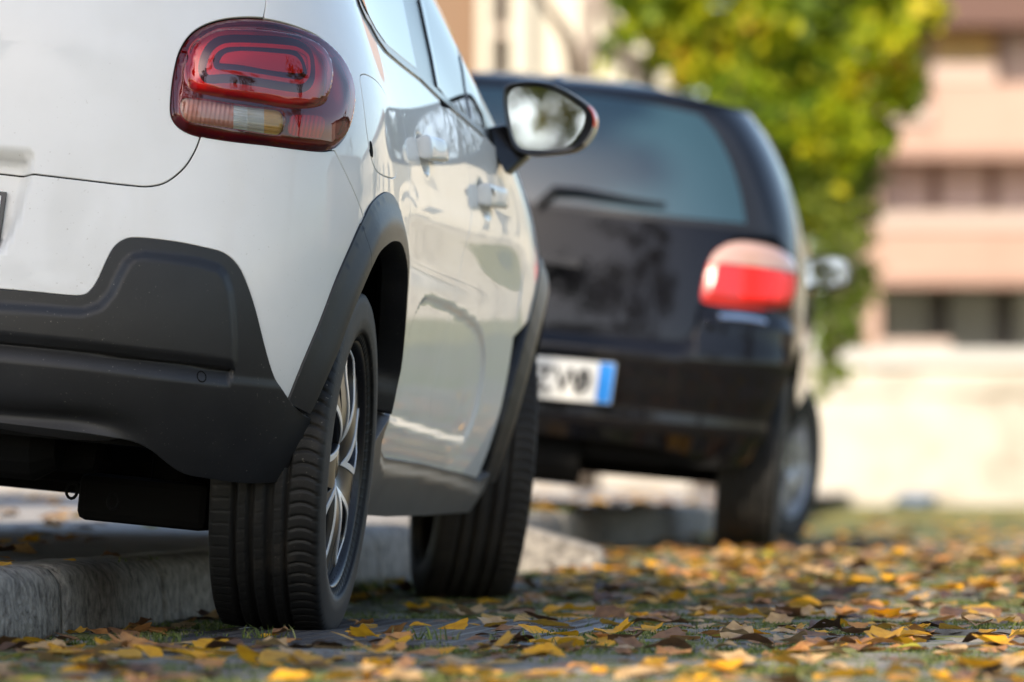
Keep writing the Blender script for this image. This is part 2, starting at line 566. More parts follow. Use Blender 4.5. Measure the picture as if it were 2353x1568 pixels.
# ------------------------------------------------------------------ the white hatchback
W_ROWS = [(.20,.775,-.50,3.20),(.28,.808,-.575,3.28),(.40,.836,-.630,3.34),(.52,.850,-.640,3.36),(.65,.860,-.625,3.33),(.78,.862,-.603,3.22),
 (.90,.850,-.583,2.95),(1.0,.825,-.558,2.62),(1.10,.785,-.520,2.30),(1.20,.742,-.478,2.08),(1.31,.692,-.43,1.80),(1.40,.640,-.37,1.50),
 (1.445,.56,-.26,1.25),(1.468,.40,-.10,1.05),(1.475,.2,.1,.8),(1.476,0,.3,.6)]
W_COLS = [(0,'r',0),(.27,'r',.004),(.50,'r',.020),(.71,'r',.062),(.875,'r',.15),(.965,'r',.30),(1.003,'r',.50),
 (.986,'f',.235),(.980,'f',.35),(.984,'f',.47),(.992,'f',.59),(1.026,'f',.70),(1.004,'f',.80),(.94,'f',.885),(.84,'f',.945),(.6,'f',.978),(.3,'f',.995),(0,'f',1.0)]
CM = car_matrix((.835, 0, 0), (-.325, 9.8, -.004), 6.9, 5.5)
B = Body(W_ROWS, W_COLS, CM)

car = empty('hatchback_car', mat=CM)
tag(car, 'white hatchback with black wheel-arch cladding parked half on the kerb in front', 'car')
UM = B.umax

# --- outlines measured from the picture
crop = lambda pts: [(375.1 + x * .2213, 28.1 + y * .2213) for x, y in pts]
LAMP = crop([(1045,66),(850,58),(650,75),(480,120),(350,185),(250,280),(180,400),(140,520),(105,700),(85,880),(80,1020),(100,1110),(160,1190),(260,1250),(393,1290),
 (700,1340),(1100,1385),(1450,1430),(1620,1445),(1720,1440),(1800,1400),(1880,1310),(1930,1180),(1960,1020),(1965,880),(1940,720),(1890,580),(1810,440),(1700,320),(1580,230),(1420,160),(1250,105)])
BULGE = crop([(750,155),(560,170),(440,215),(340,280),(280,350),(245,450),(225,560),(215,650),(240,750),(300,820),(420,860),(700,910),(1000,955),(1250,1000),(1450,1005),(1580,985),(1650,950),(1690,880),(1720,740),(1720,620),(1690,500),(1640,400),(1560,310),(1430,245),(1250,200),(1000,165)])
RING1 = crop([(365,560),(430,370),(560,265),(760,240),(1200,262),(1400,300),(1530,410),(1568,580),(1550,740),(1460,830),(1300,822),(1000,775),(700,735),(480,740),(395,690)])
RING2 = crop([(525,480),(600,380),(780,345),(1100,362),(1330,392),(1430,470),(1478,600),(1455,700),(1300,700),(1080,672),(800,622),(590,602),(530,565)])
STRIP = crop([(240,890),(450,910),(720,955),(1000,990),(1180,1010),(1240,1040),(1265,1110),(1255,1200),(1220,1260),(1150,1270),(900,1230),(690,1200),(400,1160),(250,1130),(190,1060),(175,970),(195,910)])
REFL = crop([(1400,1060),(1680,1080),(1710,1180),(1680,1270),(1640,1300),(1380,1270),(1330,1210),(1350,1120)])
uz = B.uz
lamp = smooth(uz(LAMP), 4, True)
nl = 4
def lamp_seg(i, j):
    """lamp outline from control point i to j, anticlockwise in the picture"""
    k = len(LAMP); j2 = j if j > i else j + k
    return [lamp[(q) % (k * nl)] for q in range(i * nl, j2 * nl + 1)]
TB = [(0.0, .757)] + smooth(uz([(0,392),(110,405),(220,418),(300,427),(345,429),(385,418),(425,385),(450,345),(462,313)]), 4)
CG = uz([(607,42),(611,20),(613,0)]); CG = CG + [(CG[-1][0] - .01, 1.20), (CG[-1][0] - .03, 1.30), (CG[-1][0] - .06, 1.41)]
BF = uz([(768,345),(793,395),(812,436),(838,508)])
AO = uz([(665,928),(700,840),(740,745),(780,640),(815,560),(840,505),(862,465),(890,443),(912,455),(926,500),(933,560),(931,640),(925,740),(915,830),(903,890),(893,937)], .006)
ao = smooth(AO, 4)
BL = [(0.0, .551)] + smooth(uz([(0,665),(90,673),(150,679),(185,680),(205,672),(225,645),(243,605),(262,570),(285,552),(315,547),(400,556),(470,570),(515,583),(545,610),(565,650),(585,710),(605,790),(622,850),(640,890),(665,928)]), 3)
BOT = smooth(uz([(665,928),(690,950),(719,969),(716,995),(700,1035),(665,1080),(632,1102),(560,1105),(480,1095),(420,1083),(380,1058),(345,1030),(300,1010),(200,995),(0,975)]), 3) + [(0.0, .329)]
DG = uz([(833,30),(850,75),(870,120),(892,168),(912,225),(929,290),(937,370),(939,440),(934,560)])
BD = uz([(1012,243),(1040,268),(1060,321),(1074,371),(1081,416),(1081,490),(1070,549),(1058,637),(1044,711),(1029,785),(1005,882),(999,915),(996,962),(985,1015),(961,1064)])
BELT = uz([(820,0),(833,30),(845,48),(862,80),(882,108),(920,141),(960,172),(1012,243-20),(1050,255),(1105,302),(1135,335)])
SILL = uz([(893,937),(873,1000),(872,1030),(882,1052),(965,1065),(1045,1085),(1100,1105)])
FUEL = smooth(uz([(827,178),(835,171),(850,176),(870,192),(885,217),(897,252),(905,292),(910,340),(912,378),(909,405),(899,410),(880,404),(865,393),(855,370),(848,340),(842,300),(836,250),(830,205)]), 3, True)
fr_y = lambda y, z: B.yz([(y, z)])[0]
WC = (2.54, .325)
fao = [fr_y(WC[0] + .475 * math.cos(t), WC[1] + .475 * math.sin(t)) for t in np.linspace(PI + .10, -.10, 25)]
fai = [fr_y(WC[0] + .395 * math.cos(t), WC[1] + .395 * math.sin(t)) for t in np.linspace(PI + .10, -.10, 25)]
def pull(pts, c, d):
    """points moved towards c by the distances d"""
    out = []
    for k, (u, z) in enumerate(pts):
        v = np.array([c[0] - u, c[1] - z]); out.append(tuple(np.array([u, z]) + v / np.linalg.norm(v) * d(k / (len(pts) - 1))))
    return out
AC = B.yz([(0.0, .325)])[0]
aoF = ao
ai = pull(ao, AC, lambda t: .052 + .036 * math.sin(PI * min(1, t * 1.15)) ** 1.0)

# --- relief of the paintwork
REC = smooth(B.yz([(.60,.585),(.56,.50),(.545,.44),(.56,.40),(.62,.39),(1.10,.375),(1.62,.36),(1.70,.375),(1.735,.43),(1.73,.50),(1.68,.56),(1.56,.605),(1.30,.63),(.95,.645),(.72,.64)]), 4, True)
CUPS = [fr_y(.60, .915), fr_y(1.44, .872)]
_r = uz([(78,403),(62,470),(38,540),(12,583),(0,592)])
PLR = [(-.4,.80),(_r[0][0],.80)] + _r + [(-.4, _r[-1][1])]
PE = uz([(12,455)], -.02)[0][0]
def relief(U, Z):
    r = -.0065 * sstep(sdist(U, Z, REC), -.004, .016)
    for (cu, cz) in CUPS:
        q = np.hypot((U - cu) / .085, (Z - cz) / .042)
        r = r - .016 * (1 - sstep(q, .45, 1.0))
    # soft shoulder crease along the doors and a hollow under it
    m = sstep(U, 1.45, 1.75) * (1 - sstep(U, 3.1, 3.5))
    r = r + m * (.0045 * np.exp(-((Z - .80) / .035)**2) - .004 * np.exp(-((Z - .70) / .05)**2))
    return r
def relief_b(U, Z):
    return -.032 * sstep(sdist(U, Z, PLR), 0, .026)

# --- painted panels
CORNER_TOP = CG[-1]
tailgate = [(0.0, .757)] + TB[1:] + lamp_seg(14, len(LAMP))[::-1][:0] + lamp_seg(0, 14)[::-1] + CG[1:] + [(0.0, 1.41)]
tg = panel('tailgate', B, tailgate, m_paint, car, off=relief_b, gap=.0034, flange=.005, centre=True, h=.012)
RW = [(0, 1.12), (.42, 1.12), (.50, 1.15), (.52, 1.20), (.48, 1.37), (.44, 1.39), (0, 1.39)]
panel('rear_window', B, RW, m_glass, tg, off=.0035, centre=True, flange=.003, gap=0)
bumper_w = TB + lamp_seg(14, 19)[1:] + BF + [q for q in ao[::-1] if q[1] < BF[-1][1] - .004 and q[0] < 1.1] + BL[::-1][1:]
rb = panel('rear_bumper', B, bumper_w, m_paint, car, off=relief_b, gap=.0026, flange=.005, centre=True, h=.010)
WTOP = (BELT[0][0] - .06, 1.41)
arch_top = [q for q in ao if q[1] > BF[-1][1] - .003 or q[0] > 1.1]
k_door = min(range(len(ao)), key=lambda i: np.hypot(ao[i][0] - DG[-1][0], ao[i][1] - DG[-1][1]))
arch_q = [q for i, q in enumerate(ao) if i <= k_door and (q[1] > BF[-1][1] + .003)]
quarter = CG + [(WTOP[0] - .0, 1.41), (BELT[0][0] - .03, 1.25)] + [BELT[0]] + DG[:1] + DG[1:] + arch_q[::-1] + BF[::-1] + lamp_seg(19, len(LAMP))[1:-1]
qp = pair('quarter_panel', B, quarter, m_paint, car, off=relief, flange=.005, holes=[FUEL])
for p_, mir in zip(qp, (False, True)):
    panel('fuel_flap', B, FUEL, m_paint, p_, off=.0005, gap=.0022, flange=.005, mirror=mir)
FLAPSLOT = smooth(uz([(849,325),(853,330),(856,350),(855,362),(851,355),(849,340)]), 3, True)
panel('flap_finger_slot', B, FLAPSLOT, m_black, qp[0], off=.0012, gap=0, flange=.002)
kb = [q for i, q in enumerate(ao) if i >= k_door]
belt_r = [BELT[i] for i in (1, 2, 3, 4, 5, 6, 7)]
door_r = DG + kb[1:] + SILL[1:5] + BD[::-1][1:] + belt_r[::-1][:-1]
dr = pair('rear_door', B, door_r, m_paint, car, off=relief, flange=.005, h=.009)
FDX = B.yz([(1.99,.285),(2.02,.45),(2.0,.6),(1.98,.80),(1.96,.99)])
door_f = BD + [SILL[5]] + FDX + [BELT[10], BELT[9], BELT[8]]
df = pair('front_door', B, door_f, m_paint, car, off=relief, flange=.005, h=.010)
fa = [q for q in fao if q[0] > FDX[1][0]]
FF = FDX[::-1][:-2] + [q for q in fao if q[1] > .50 or q[0] > 3.8][2:] + B.yz([(3.06,.33),(3.02,.70),(2.80,.86),(2.45,1.0)])
pair('front_fender', B, FF, m_paint, car, off=0)
FB = B.yz([(3.02,.24),(3.06,.33),(3.02,.70)]) + [(UM, .68), (UM, .24)]
def fpanel(name, poly, mat, off=0, rear=False):
    """panel whose far edge is the front centre line: both halves in one mesh"""
    a = panel(name, B, poly, mat, car, off=off); b = panel(name, B, poly, mat, car, off=off, mirror=True)
    bm = bmesh.new(); bm.from_mesh(a.data); bm.from_mesh(b.data); bm.to_mesh(a.data); bm.free()
    bpy.data.objects.remove(b); return a
fpanel('front_bumper', FB, m_paint)
fpanel('bonnet', B.yz([(3.02,.70),(2.80,.86),(2.45,1.0),(2.25,1.04)]) + [(UM - .25, 1.06), (UM, 1.06), (UM, .68)], m_paint)
fpanel('windscreen', [(UM, 1.065), (UM - .35, 1.065), (UM - .50, 1.08), (UM - .52, 1.39), (UM, 1.40)], m_glass, .001)
fpanel('roof', [(0, 1.415), (UM * .5, 1.415), (UM, 1.415), (UM, 1.4745), (0, 1.4745)], m_paint)

# --- windows
SUR = [(BELT[0][0] - .06, 1.41), (BELT[0][0] - .03, 1.25)] + [(u, z - .004) for u, z in BELT] + [(u, z) for u, z in B.yz([(1.75,1.03)])] + [(UM - .54, 1.08), (UM - .55, 1.41)]
sur = pair('window_surround', B, SUR, m_trim, car, off=-.0015, gap=0, flange=.008)
BS = [(u, z + .010) for u, z in BELT]
SEAL = [(u, z - .009) for u, z in BELT[:10]] + [(u, z + .007) for u, z in BELT[:10]][::-1]
pair('window_seal', B, SEAL, m_trim, car, off=.004, gap=0, flange=.006)
G1 = uz([(831,0),(848,38),(864,68),(886,100),(922,131),(952,155),(957,160),(946,110),(935,55),(924,0)]); d1 = .0
G1 = G1 + [(G1[-1][0] - .06, 1.36), (G1[0][0] + .10, 1.37)]
G2 = uz([(965,0),(985,100),(1005,198),(1022,222),(1052,250),(1072,277),(1063,205),(1051,140),(1032,60),(1012,0)])
G2 = G2 + [(G2[-1][0] + .10, 1.36), (G2[0][0] - .03, 1.37)]
G3 = uz([(1056,128),(1068,200),(1084,280),(1112,294),(1106,255),(1090,195),(1072,150)])
for nm, g in (('rear_door_glass', G1), ('front_door_glass', G2), ('quarter_light', G3)):
    for mir in (False, True):
        panel(nm, B, g, m_glass, sur[1 if mir else 0], off=.0012, gap=.0005, flange=.002, mirror=mir)
PB = uz([(962,0),(975,60),(990,130),(1003,200),(1007,207),(998,150),(985,80),(970,0)])
panel('pillar_cover', B, PB, M_('pillar_gloss', (.03,.032,.035), .12, coat=.5), sur[0], off=.0030, gap=.0005, flange=.003)

# --- black lower bumper
IN = [(-.3, .50)] + uz([(0,692),(90,698),(150,703),(190,704),(222,694),(245,668),(262,630),(280,598),(300,580),(330,575),(400,582),(460,592),(505,606),(525,628),(537,665),(543,720),(546,780),(545,830),(538,850)]) + uz([(400,833),(200,808),(0,787)]) + [(-.3, .450)]
GRV = [(-.3, .451)] + uz([(0,786),(200,807),(400,832),(540,849)])
SHELF = [(-.3, .449)] + uz([(0,789),(200,810),(400,835),(532,852),(520,885),(495,903),(462,908),(400,900),(200,872),(0,834)]) + [(-.3, .415)]
LIPL = [(-.3, .352)] + uz([(0,958),(150,968),(260,978),(330,995),(370,1020),(400,1050)])
def relief_lb(U, Z):
    si = sdist(U, Z, IN)
    r = .004 + .0115 * sstep(si, -.001, .021)
    ss = sdist(U, Z, SHELF)
    top = dist(np.stack([U.ravel(), Z.ravel()], -1), GRV, False).reshape(U.shape)
    ins = sstep(ss, -.004, .002)
    r = r * (1 - ins) + ins * (-.010 + .019 * sstep(top, .0, .034))
    r = r + (1 - ins) * (1 - sstep(si, -.001, .004)) * .005 * sstep(.452 - Z, 0, .02)
    s_ = Z - np.interp(U, [q[0] for q in LIPL], [q[1] for q in LIPL])
    lip = np.where(s_ > 0, -.022 * np.exp(-(s_ / .022)**2), -.022 + .050 * sstep(-s_, 0, .042))
    r = r + lip * (1 - sstep(U, .44, .62))
    return r
lb = panel('lower_bumper', B, BL + BOT[1:], m_plast, car, off=relief_lb, centre=True, h=.0048, step=.005, flange=.03)
sp = uz([(464, 866)], .003)[0]
circ = lambda c, r, n=20: [(c[0] + r * math.cos(2*PI*i/n), c[1] + r * math.sin(2*PI*i/n)) for i in range(n)]
panel('parking_sensor', B, circ(sp, .0068), m_plast, lb, off=lambda U, Z: relief_lb(U, Z) + .0006, gap=.0003, flange=.003, step=.002, h=.003)
panel('sensor_ring', B, circ(sp, .0088), m_black, lb, off=lambda U, Z: relief_lb(U, Z) + .0003, gap=0, flange=.001, step=.002, h=.004)

# --- wheel-arch and sill cladding
def arch_off(edge, c, lo, hi):
    def f(U, Z):
        d = dist(np.stack([U.ravel(), Z.ravel()], -1), edge, False).reshape(U.shape)
        return lo + (hi - lo) * sstep(d, 0, .060) + .004 * sstep(d, 0, .008)
    return f
afn = arch_off(ao, AC, .003, .018)
ks = min(range(len(ao)), key=lambda i: np.hypot(*(np.array(ao[i]) - np.array(uz([(833,517)], .006)[0]))))
ka = min(range(len(ai)), key=lambda i: np.hypot(*(np.array(ai[i]) - np.array(ai[ks]))))
pair('arch_cladding', B, ao[:ks+1] + ai[:ks+1][::-1], m_plast, car, off=afn, gap=.0008, flange=.04, h=.010, step=.007)
pair('arch_cladding', B, ao[ks:] + ai[ks:][::-1], m_plast, car, off=afn, gap=.0008, flange=.05, h=.010, step=.007)
ffn = arch_off(fao, None, .003, .016)
pair('front_arch_cladding', B, fao + fai[::-1], m_plast, car, off=ffn, gap=.001, flange=.05, h=.012, step=.010)
sill = SILL[:1] + SILL[1:] + B.yz([(2.06,.30),(2.085,.262),(2.02,.212)]) + uz([(1000,1181),(835,1172)])[0:0] + B.yz([(1.5,.206),(.95,.206),(.46,.214),(.36,.25),(.335,.30),(.36,.36)])
srel = lambda U, Z: .002 + .010 * sstep(dist(np.stack([U.ravel(), Z.ravel()], -1), SILL, False).reshape(U.shape), .004, .03)
pair('sill_cladding', B, sill, m_sill, car, off=srel, gap=.001, flange=.05, h=.012)

# --- dark inner shell, floor, wheel houses
sh_low = [(0, .30), (.75, .30)] + [q for q in pull(ao, AC, lambda t: .03)] + B.yz([(.55,.24),(1.95,.24)]) + [q for q in pull(fao, fr_y(*WC), lambda t: .03)] + B.yz([(3.06,.28)]) + [(UM, .28)]
shell = panel('inner_shell', B, sh_low + [(UM, 1.40), (0, 1.40)], m_black, car, off=lambda U, Z: -.018 - .05 * (1 - sstep(U, .36, .46)) * (1 - sstep(np.abs(Z - .67), .15, .22)), gap=0, flange=0, h=.06, step=.03, centre=True)
for s in (1, -1):
    for wy in (0.0, 2.54):
        V = []; F = []; n = 24
        for i in range(n + 1):
            t = .04 + (PI - .08) * i / n
            for x, r in ((.74, .405), (.52, .39)):
                V.append((s * x, wy + r * math.cos(t), .325 + r * math.sin(t)))
        for i in range(n): F.append((2*i, 2*i+1, 2*i+3, 2*i+2))
        V.append((s * .52, wy, .325)); c = len(V) - 1
        for i in range(n): F.append((2*i+1, c, 2*i+3))
        obj('wheel_house', mesh('wheel_house', V, F, m_black, True), car)
ub = MB().box((-.50,.36,.20),(.50,2.1,.28)).box((-.74,.42,.21),(.74,2.06,.30)).box((-.70,2.2,.24),(.70,3.1,.34))
ub.build('floor_pan', m_under, car)
ax = MB().tube([(-.62,.0,.27),(.62,.0,.27)], .045, 10)
ax.build('axle_beam', m_under, car)
for s in (1, -1):
    arm = MB(); arm.box((s*.50 - .13, -.16, .165), (s*.50 + .11, .20, .25)); arm.tube([(s*.53,-.06,.23),(s*.53,-.06,.52)], .05, 10)
    arm.build('spring_seat', m_under, car, bevel=.03)
sil = MB().tube([(-.42,-.40,.305),(-.38,-.40,.305),(.34,-.40,.305),(.38,-.40,.305)], [.05,.075,.075,.05], 16); sil.tube([(-.42,-.36,.27),(-.5,-.45,.27),(-.5,-.56,.27)], .022, 8)
sil.build('exhaust_silencer', m_under, car, smooth=False)
for px, py in ((165, 1128), (260, 1152)):
    d = ray_dir(px, py); k = 9.55 / d[1]
    w = Vector((d[0]*k, 9.55, CAMH + d[2]*k)); c = CM.inverted() @ w
    MB().tube([(c.x + .010*math.cos(t), c.y, c.z + .014*math.sin(t)) for t in np.linspace(0, 2*PI, 13)], .003, 6).build('hanger_loop', m_under, car)
MB().box((.02,-.34,.25),(.44,-.20,.33)).build('heat_shield', m_under, car, bevel=.03)

# --- tail lamps
def lamp_build(mir):
    def LO(U, Z): # swelling outer lens
        s_ = sdist(U, Z, lamp); return -.003 + .014 * sstep(s_, -.002, .014) + .006 * sstep(s_, .0, .06)
    bulge = smooth(uz(BULGE, .012), 4, True); r1 = smooth(uz(RING1, .004), 4, True); r2 = smooth(uz(RING2, .004), 4, True)
    strip = smooth(uz(STRIP, .014), 4, True); refl = smooth(uz(REFL, .010), 4, True)
    def LB(U, Z): # the glassy block in the middle stands proud
        s_ = sdist(U, Z, bulge); return LO(U, Z) + .011 * sstep(s_, -.001, .012) + .007 * sstep(s_, .0, .05) 
    kw = dict(mirror=mir)
    body = panel('tail_lamp', B, lamp, m_lamp_body, car, off=-.012, gap=.001, flange=.02, h=.012, step=.005, **kw)
    panel('lens', B, lamp, m_lens, body, off=LO, gap=.0012, flange=.012, h=.006, step=.004, holes=[bulge, strip], **kw)
    panel('block_lens', B, bulge, m_lens2, body, off=LB, gap=.0, flange=.008, h=.005, step=.004, **kw)
    def shrink(p, d):
        p = np.array(p)
        if area(p) < 0: p = p[::-1]
        return [tuple(q) for q in p - outward(p) * d]
    panel('reflector_pan', B, shrink(bulge, .003), m_lamp_red, body, off=.004, gap=0, flange=.003, h=.012, step=.006, **kw)
    panel('light_ring', B, r1, m_lamp_dark, body, off=.006, gap=0, flange=.003, h=.012, step=.005, holes=[shrink(r1, .0135)], **kw)
    panel('light_ring', B, shrink(r1, .0145), m_lamp_red2, body, off=.0075, gap=0, flange=.003, h=.012, step=.005, holes=[shrink(r1, .021)], **kw)
    panel('light_ring', B, r2, m_lamp_dark, body, off=.006, gap=0, flange=.003, h=.012, step=.005, holes=[shrink(r2, .011)], **kw)
    panel('light_ring', B, shrink(r2, .0115), m_lamp_red2, body, off=.0075, gap=0, flange=.003, h=.012, step=.005, **kw)
    us = [u for u, z in strip]; u0, u1 = min(us), max(us)
    cuts = [u0 - .01, u0 + .50*(u1-u0), u0 + .635*(u1-u0), u0 + .80*(u1-u0), u1 + .01]
    names = [('fog_light', m_strip_red), ('reversing_light', m_strip_clear), ('reversing_light', m_strip_grey), ('indicator', m_strip_amber)]
    st = np.array(strip)
    for k in range(4):
        a, b = cuts[k], cuts[k+1]
        seg = clip_u(strip, a, b)
        panel(names[k][0], B, seg, names[k][1], body, off=.008, gap=.0002, flange=.004, h=.008, step=.004, **kw)
    panel('strip_lens', B, strip, m_lens_clear, body, off=lambda U, Z: LO(U, Z) + .003 * sstep(sdist(U, Z, strip), 0, .01), gap=0, flange=.006, h=.006, step=.004, **kw)
    panel('side_reflector', B, refl, m_strip_reflex, body, off=.003, gap=0, flange=.004, h=.01, step=.005, **kw)
def clip_u(poly, a, b):
    def half(p, c, keep):
        out = []
        for i in range(len(p)):
            q, r = p[i], p[(i+1) % len(p)]
            iq, ir = keep(q[0]), keep(r[0])
            if iq: out.append(q)
            if iq != ir:
                t = (c - q[0]) / (r[0] - q[0]); out.append((c, q[1] + t * (r[1] - q[1])))
        return out
    return half(half(list(poly), a, lambda u: u >= a), b, lambda u: u <= b)
m_lamp_body = M_('lamp_housing', (.22,.012,.016), .35)
m_lamp_red = M_('lamp_red', (1.0,.14,.14), .3, metal=.0)
m_lamp_red2 = M_('lamp_light_guide', (1.0,.16,.10), .35)
m_lamp_dark = M_('lamp_ring_dark', (.02,.014,.016), .3)
m_lens2 = lens_mat('red_block_lens', (1.0,.15,.17), 1.9, refl=(1,.80,.84))
def ribbed(name, c, metal, scale, coord_axis):
    m = M_(name, c, .18, metal=metal)
    tc = N(m, 'ShaderNodeTexCoord'); w = N(m, 'ShaderNodeTexWave'); w.wave_type = 'BANDS'; w.bands_direction = coord_axis
    w.inputs['Scale'].default_value = scale; w.inputs['Distortion'].default_value = .3
    L(m, tc.outputs['Object'], w.inputs[0])
    b = N(m, 'ShaderNodeBump'); b.inputs['Strength'].default_value = .5; b.inputs['Distance'].default_value = .003
    L(m, w.outputs[0], b.inputs['Height']); L(m, b.outputs[0], P(m).inputs['Normal'])
    return m
m_strip_red = ribbed('fog_ribs', (.75,.28,.22), .0, 42, 'X')
m_strip_clear = ribbed('reverse_clear', (.95,.95,.96), .0, 60, 'Z')
m_strip_grey = ribbed('reverse_ribs', (.80,.72,.64), .0, 45, 'Z')
m_strip_amber = ribbed('amber_ribs', (.90,.46,.12), .0, 45, 'Z')
m_strip_reflex = ribbed('reflex_red', (.80,.02,.015), .25, 55, 'X')
lamp_build(False); lamp_build(True)

# --- number plate (only its edge shows)
pl = panel('number_plate', B, [(0,.615),(PE-.008,.615),(PE-.008,.722),(0,.722)], m_white, car, off=-.020, gap=0, flange=.006, centre=True)
panel('plate_frame', B, [(0,.607),(PE,.607),(PE,.73),(0,.73)], m_trim, pl, off=-.023, gap=0, flange=.012, centre=True)

# --- door handles
def handle(yc, zc, ln, parent, mir):
    V = []; F = []; n = 12
    st = [(-.5,.004,.020,.8),(-.47,.030,.024,1),(-.40,.041,.0255,1),(-.2,.043,.0245,1),(.1,.042,.023,1),(.35,.038,.021,1),(.46,.028,.019,1),(.5,.004,.016,.8)]
    for (t, out, hh, q) in st:
        u, z = fr_y(yc + t * ln, zc); p = B.pos(np.array([u]), np.array([z]), relief)[0]; nn = B.nrm(np.array([u]), np.array([z]))[0]
        up = np.cross(nn, [0,1,0]); up = -up / np.linalg.norm(up)
        if up[2] < 0: up = -up
        th = .011 if abs(t) < .45 else .006
        for i in range(n):
            a = 2 * PI * i / n; c, s = math.cos(a), math.sin(a)
            c = math.copysign(abs(c) ** .6, c); s = math.copysign(abs(s) ** .6, s)
            V.append(p + nn * (out - th + th * c) + up * hh * s)
    k = len(st)
    for i in range(k - 1):
        for j in range(n): F.append((i*n+j, i*n+(j+1) % n, (i+1)*n+(j+1) % n, (i+1)*n+j))
    F.append(tuple(range(n-1, -1, -1))); F.append(tuple((k-1)*n+j for j in range(n)))
    V = np.array(V)
    if mir: V = V * [-1,1,1]; F = [f[::-1] for f in F]
    o = obj('door_handle', mesh('door_handle', V, F, m_paint, True), parent)
    sd = o.modifiers.new('s', 'SUBSURF'); sd.levels = sd.render_levels = 2
    V = []; F = []
    return o
for mir in (False, True):
    i = 1 if mir else 0
    handle(.64, .922, .21, dr[i], mir)
    hh = handle(1.475, .878, .21, df[i], mir)
lk = fr_y(1.40, .884)
panel('lock_cylinder', B, circ(lk, .007), m_trim, df[0], off=lambda U, Z: relief(U, Z) + .044, gap=0, flange=.004, step=.003, h=.005)

# --- door mirror
def mirror_build(mir):
    y0 = 1.64
    inv = CM.inverted()
    def on(px, py, y):
        d = Vector(ray_dir(px, py)); o = inv @ Vector((0, 0, CAMH)); dd = inv.to_3x3() @ d
        k = (y - o.y) / dd.y; return o + dd * k
    rim = [(1160,200),(1180,190),(1215,186),(1255,190),(1290,202),(1325,222),(1352,243),(1364,262),(1366,283),(1358,308),(1340,332),(1315,347),(1270,354),(1225,357),(1195,352),(1178,338),(1167,305),(1160,265),(1156,230)]
    P0 = np.array([on(x, y, y0) for x, y in smooth(rim, 3, True)])
    c = P0.mean(0); n = len(P0)
    V = []; F = []
    rings = [(.955, .012), (.965, 0), (1.0, .012), (1.02, .045), (.97, .085), (.84, .115), (.60, .132), (.30, .138)]
    for sc, dy in rings:
        for p in P0:
            q = c + (p - c) * sc; V.append((q[0], q[1] + dy + .10 * (q[0] - c[0]), q[2]))
    for k in range(len(rings) - 1):
        for i in range(n):
            j = (i + 1) % n; F.append((k*n+i, (k+1)*n+i, (k+1)*n+j, k*n+j))
    F.append(tuple((len(rings)-1)*n + i for i in range(n)))
    V = np.array(V); mx = np.array([-1,1,1]) if mir else np.array([1,1,1])
    fl = (lambda f: [q[::-1] for q in f]) if mir else (lambda f: f)
    me = mesh('door_mirror', V * mx, fl(F), m_mhouse, True)
    me.materials.append(m_mred); me.materials.append(m_mind)
    for pg in me.polygons:
        if len(pg.vertices) > 4: continue
        q = (pg.vertices[0] % n) / n * len(rim)
        k = pg.vertices[0] // n
        if 5.9 < q < 8.3 and 1 <= k <= 4: pg.material_index = 1
        if 8.3 < q < 10.0 and 1 <= k <= 4: pg.material_index = 2
    hs = obj('door_mirror', me, car)
    gl = [(1170,212),(1190,200),(1225,198),(1258,204),(1290,216),(1322,238),(1340,256),(1343,272),(1335,298),(1318,325),(1300,338),(1260,342),(1220,342),(1196,338),(1182,320),(1172,285),(1167,245)]
    Pg = np.array([on(x, y, y0) for x, y in smooth(gl, 3, True)]); n2 = len(Pg); Pg[:, 1] += .016 + .10 * (Pg[:, 0] - c[0]) + .05 * (Pg[:, 2] - c[2])
    cc = Pg.mean(0); V = list(Pg) + [cc]; F = [(i, (i+1) % n2, n2) for i in range(n2)]
    me = mesh('mirror_glass', np.array(V) * mx, fl([f[::-1] for f in F]) if not mir else [f for f in F], m_mirror, False)
    obj('mirror_glass', me, hs)
    # dark inner rim that joins housing and glass
    V = list(P0 * 1.0); 
    V = [(p[0], p[1] + .10 * (p[0] - c[0]) + .0005, p[2]) for p in (c + (P0 - c) * .955)] + [(p[0], p[1] + .003, p[2]) for p in Pg]
    if n == n2: pass
    bmv = bmesh.new(); a = [bmv.verts.new(v) for v in V]; 
    e1 = [bmv.edges.new((a[i], a[(i+1) % n])) for i in range(n)]; e2 = [bmv.edges.new((a[n+i], a[n+(i+1) % n2])) for i in range(n2)]
    bmesh.ops.bridge_loops(bmv, edges=e1 + e2)
    me = bpy.data.meshes.new('mirror_surround'); bmv.to_mesh(me); bmv.free()
    if mir: me.transform(Matrix.Scale(-1, 4, (1,0,0)))
    me.materials.append(m_plast); obj('mirror_surround', me, hs)
    A = [on(1118,292,1.62), on(1125,335,1.60), on(1163,402,1.60), on(1215,356,1.66), on(1180,310,1.66), on(1160,285,1.66)]
    V = []
    for dy in (0, .075):
        for p in A: V.append((p.x, p.y + dy, p.z))
    k = len(A); F = [tuple(range(k)), tuple(range(2*k-1, k-1, -1))] + [(i, i+k, (i+1) % k + k, (i+1) % k) for i in range(k)]
    ar = obj('mirror_arm', mesh('mirror_arm', np.array(V) * mx, fl(F), m_trim), hs)
    md = ar.modifiers.new('b', 'BEVEL'); md.width = .008; md.segments = 3
    A = [on(1105,285,1.60), on(1130,345,1.62), on(1158,408,1.66), on(1168,385,1.70), on(1135,290,1.70)]
    return hs
m_mhouse = M_('mirror_housing', (.035,.033,.032), .30, coat=.3)
m_mred = M_('mirror_red_accent', (.75,.03,.015), .3, coat=.6)
m_mind = M_('mirror_repeater', (.45,.42,.38), .12, coat=.8)
mirror_build(False); mirror_build(True)

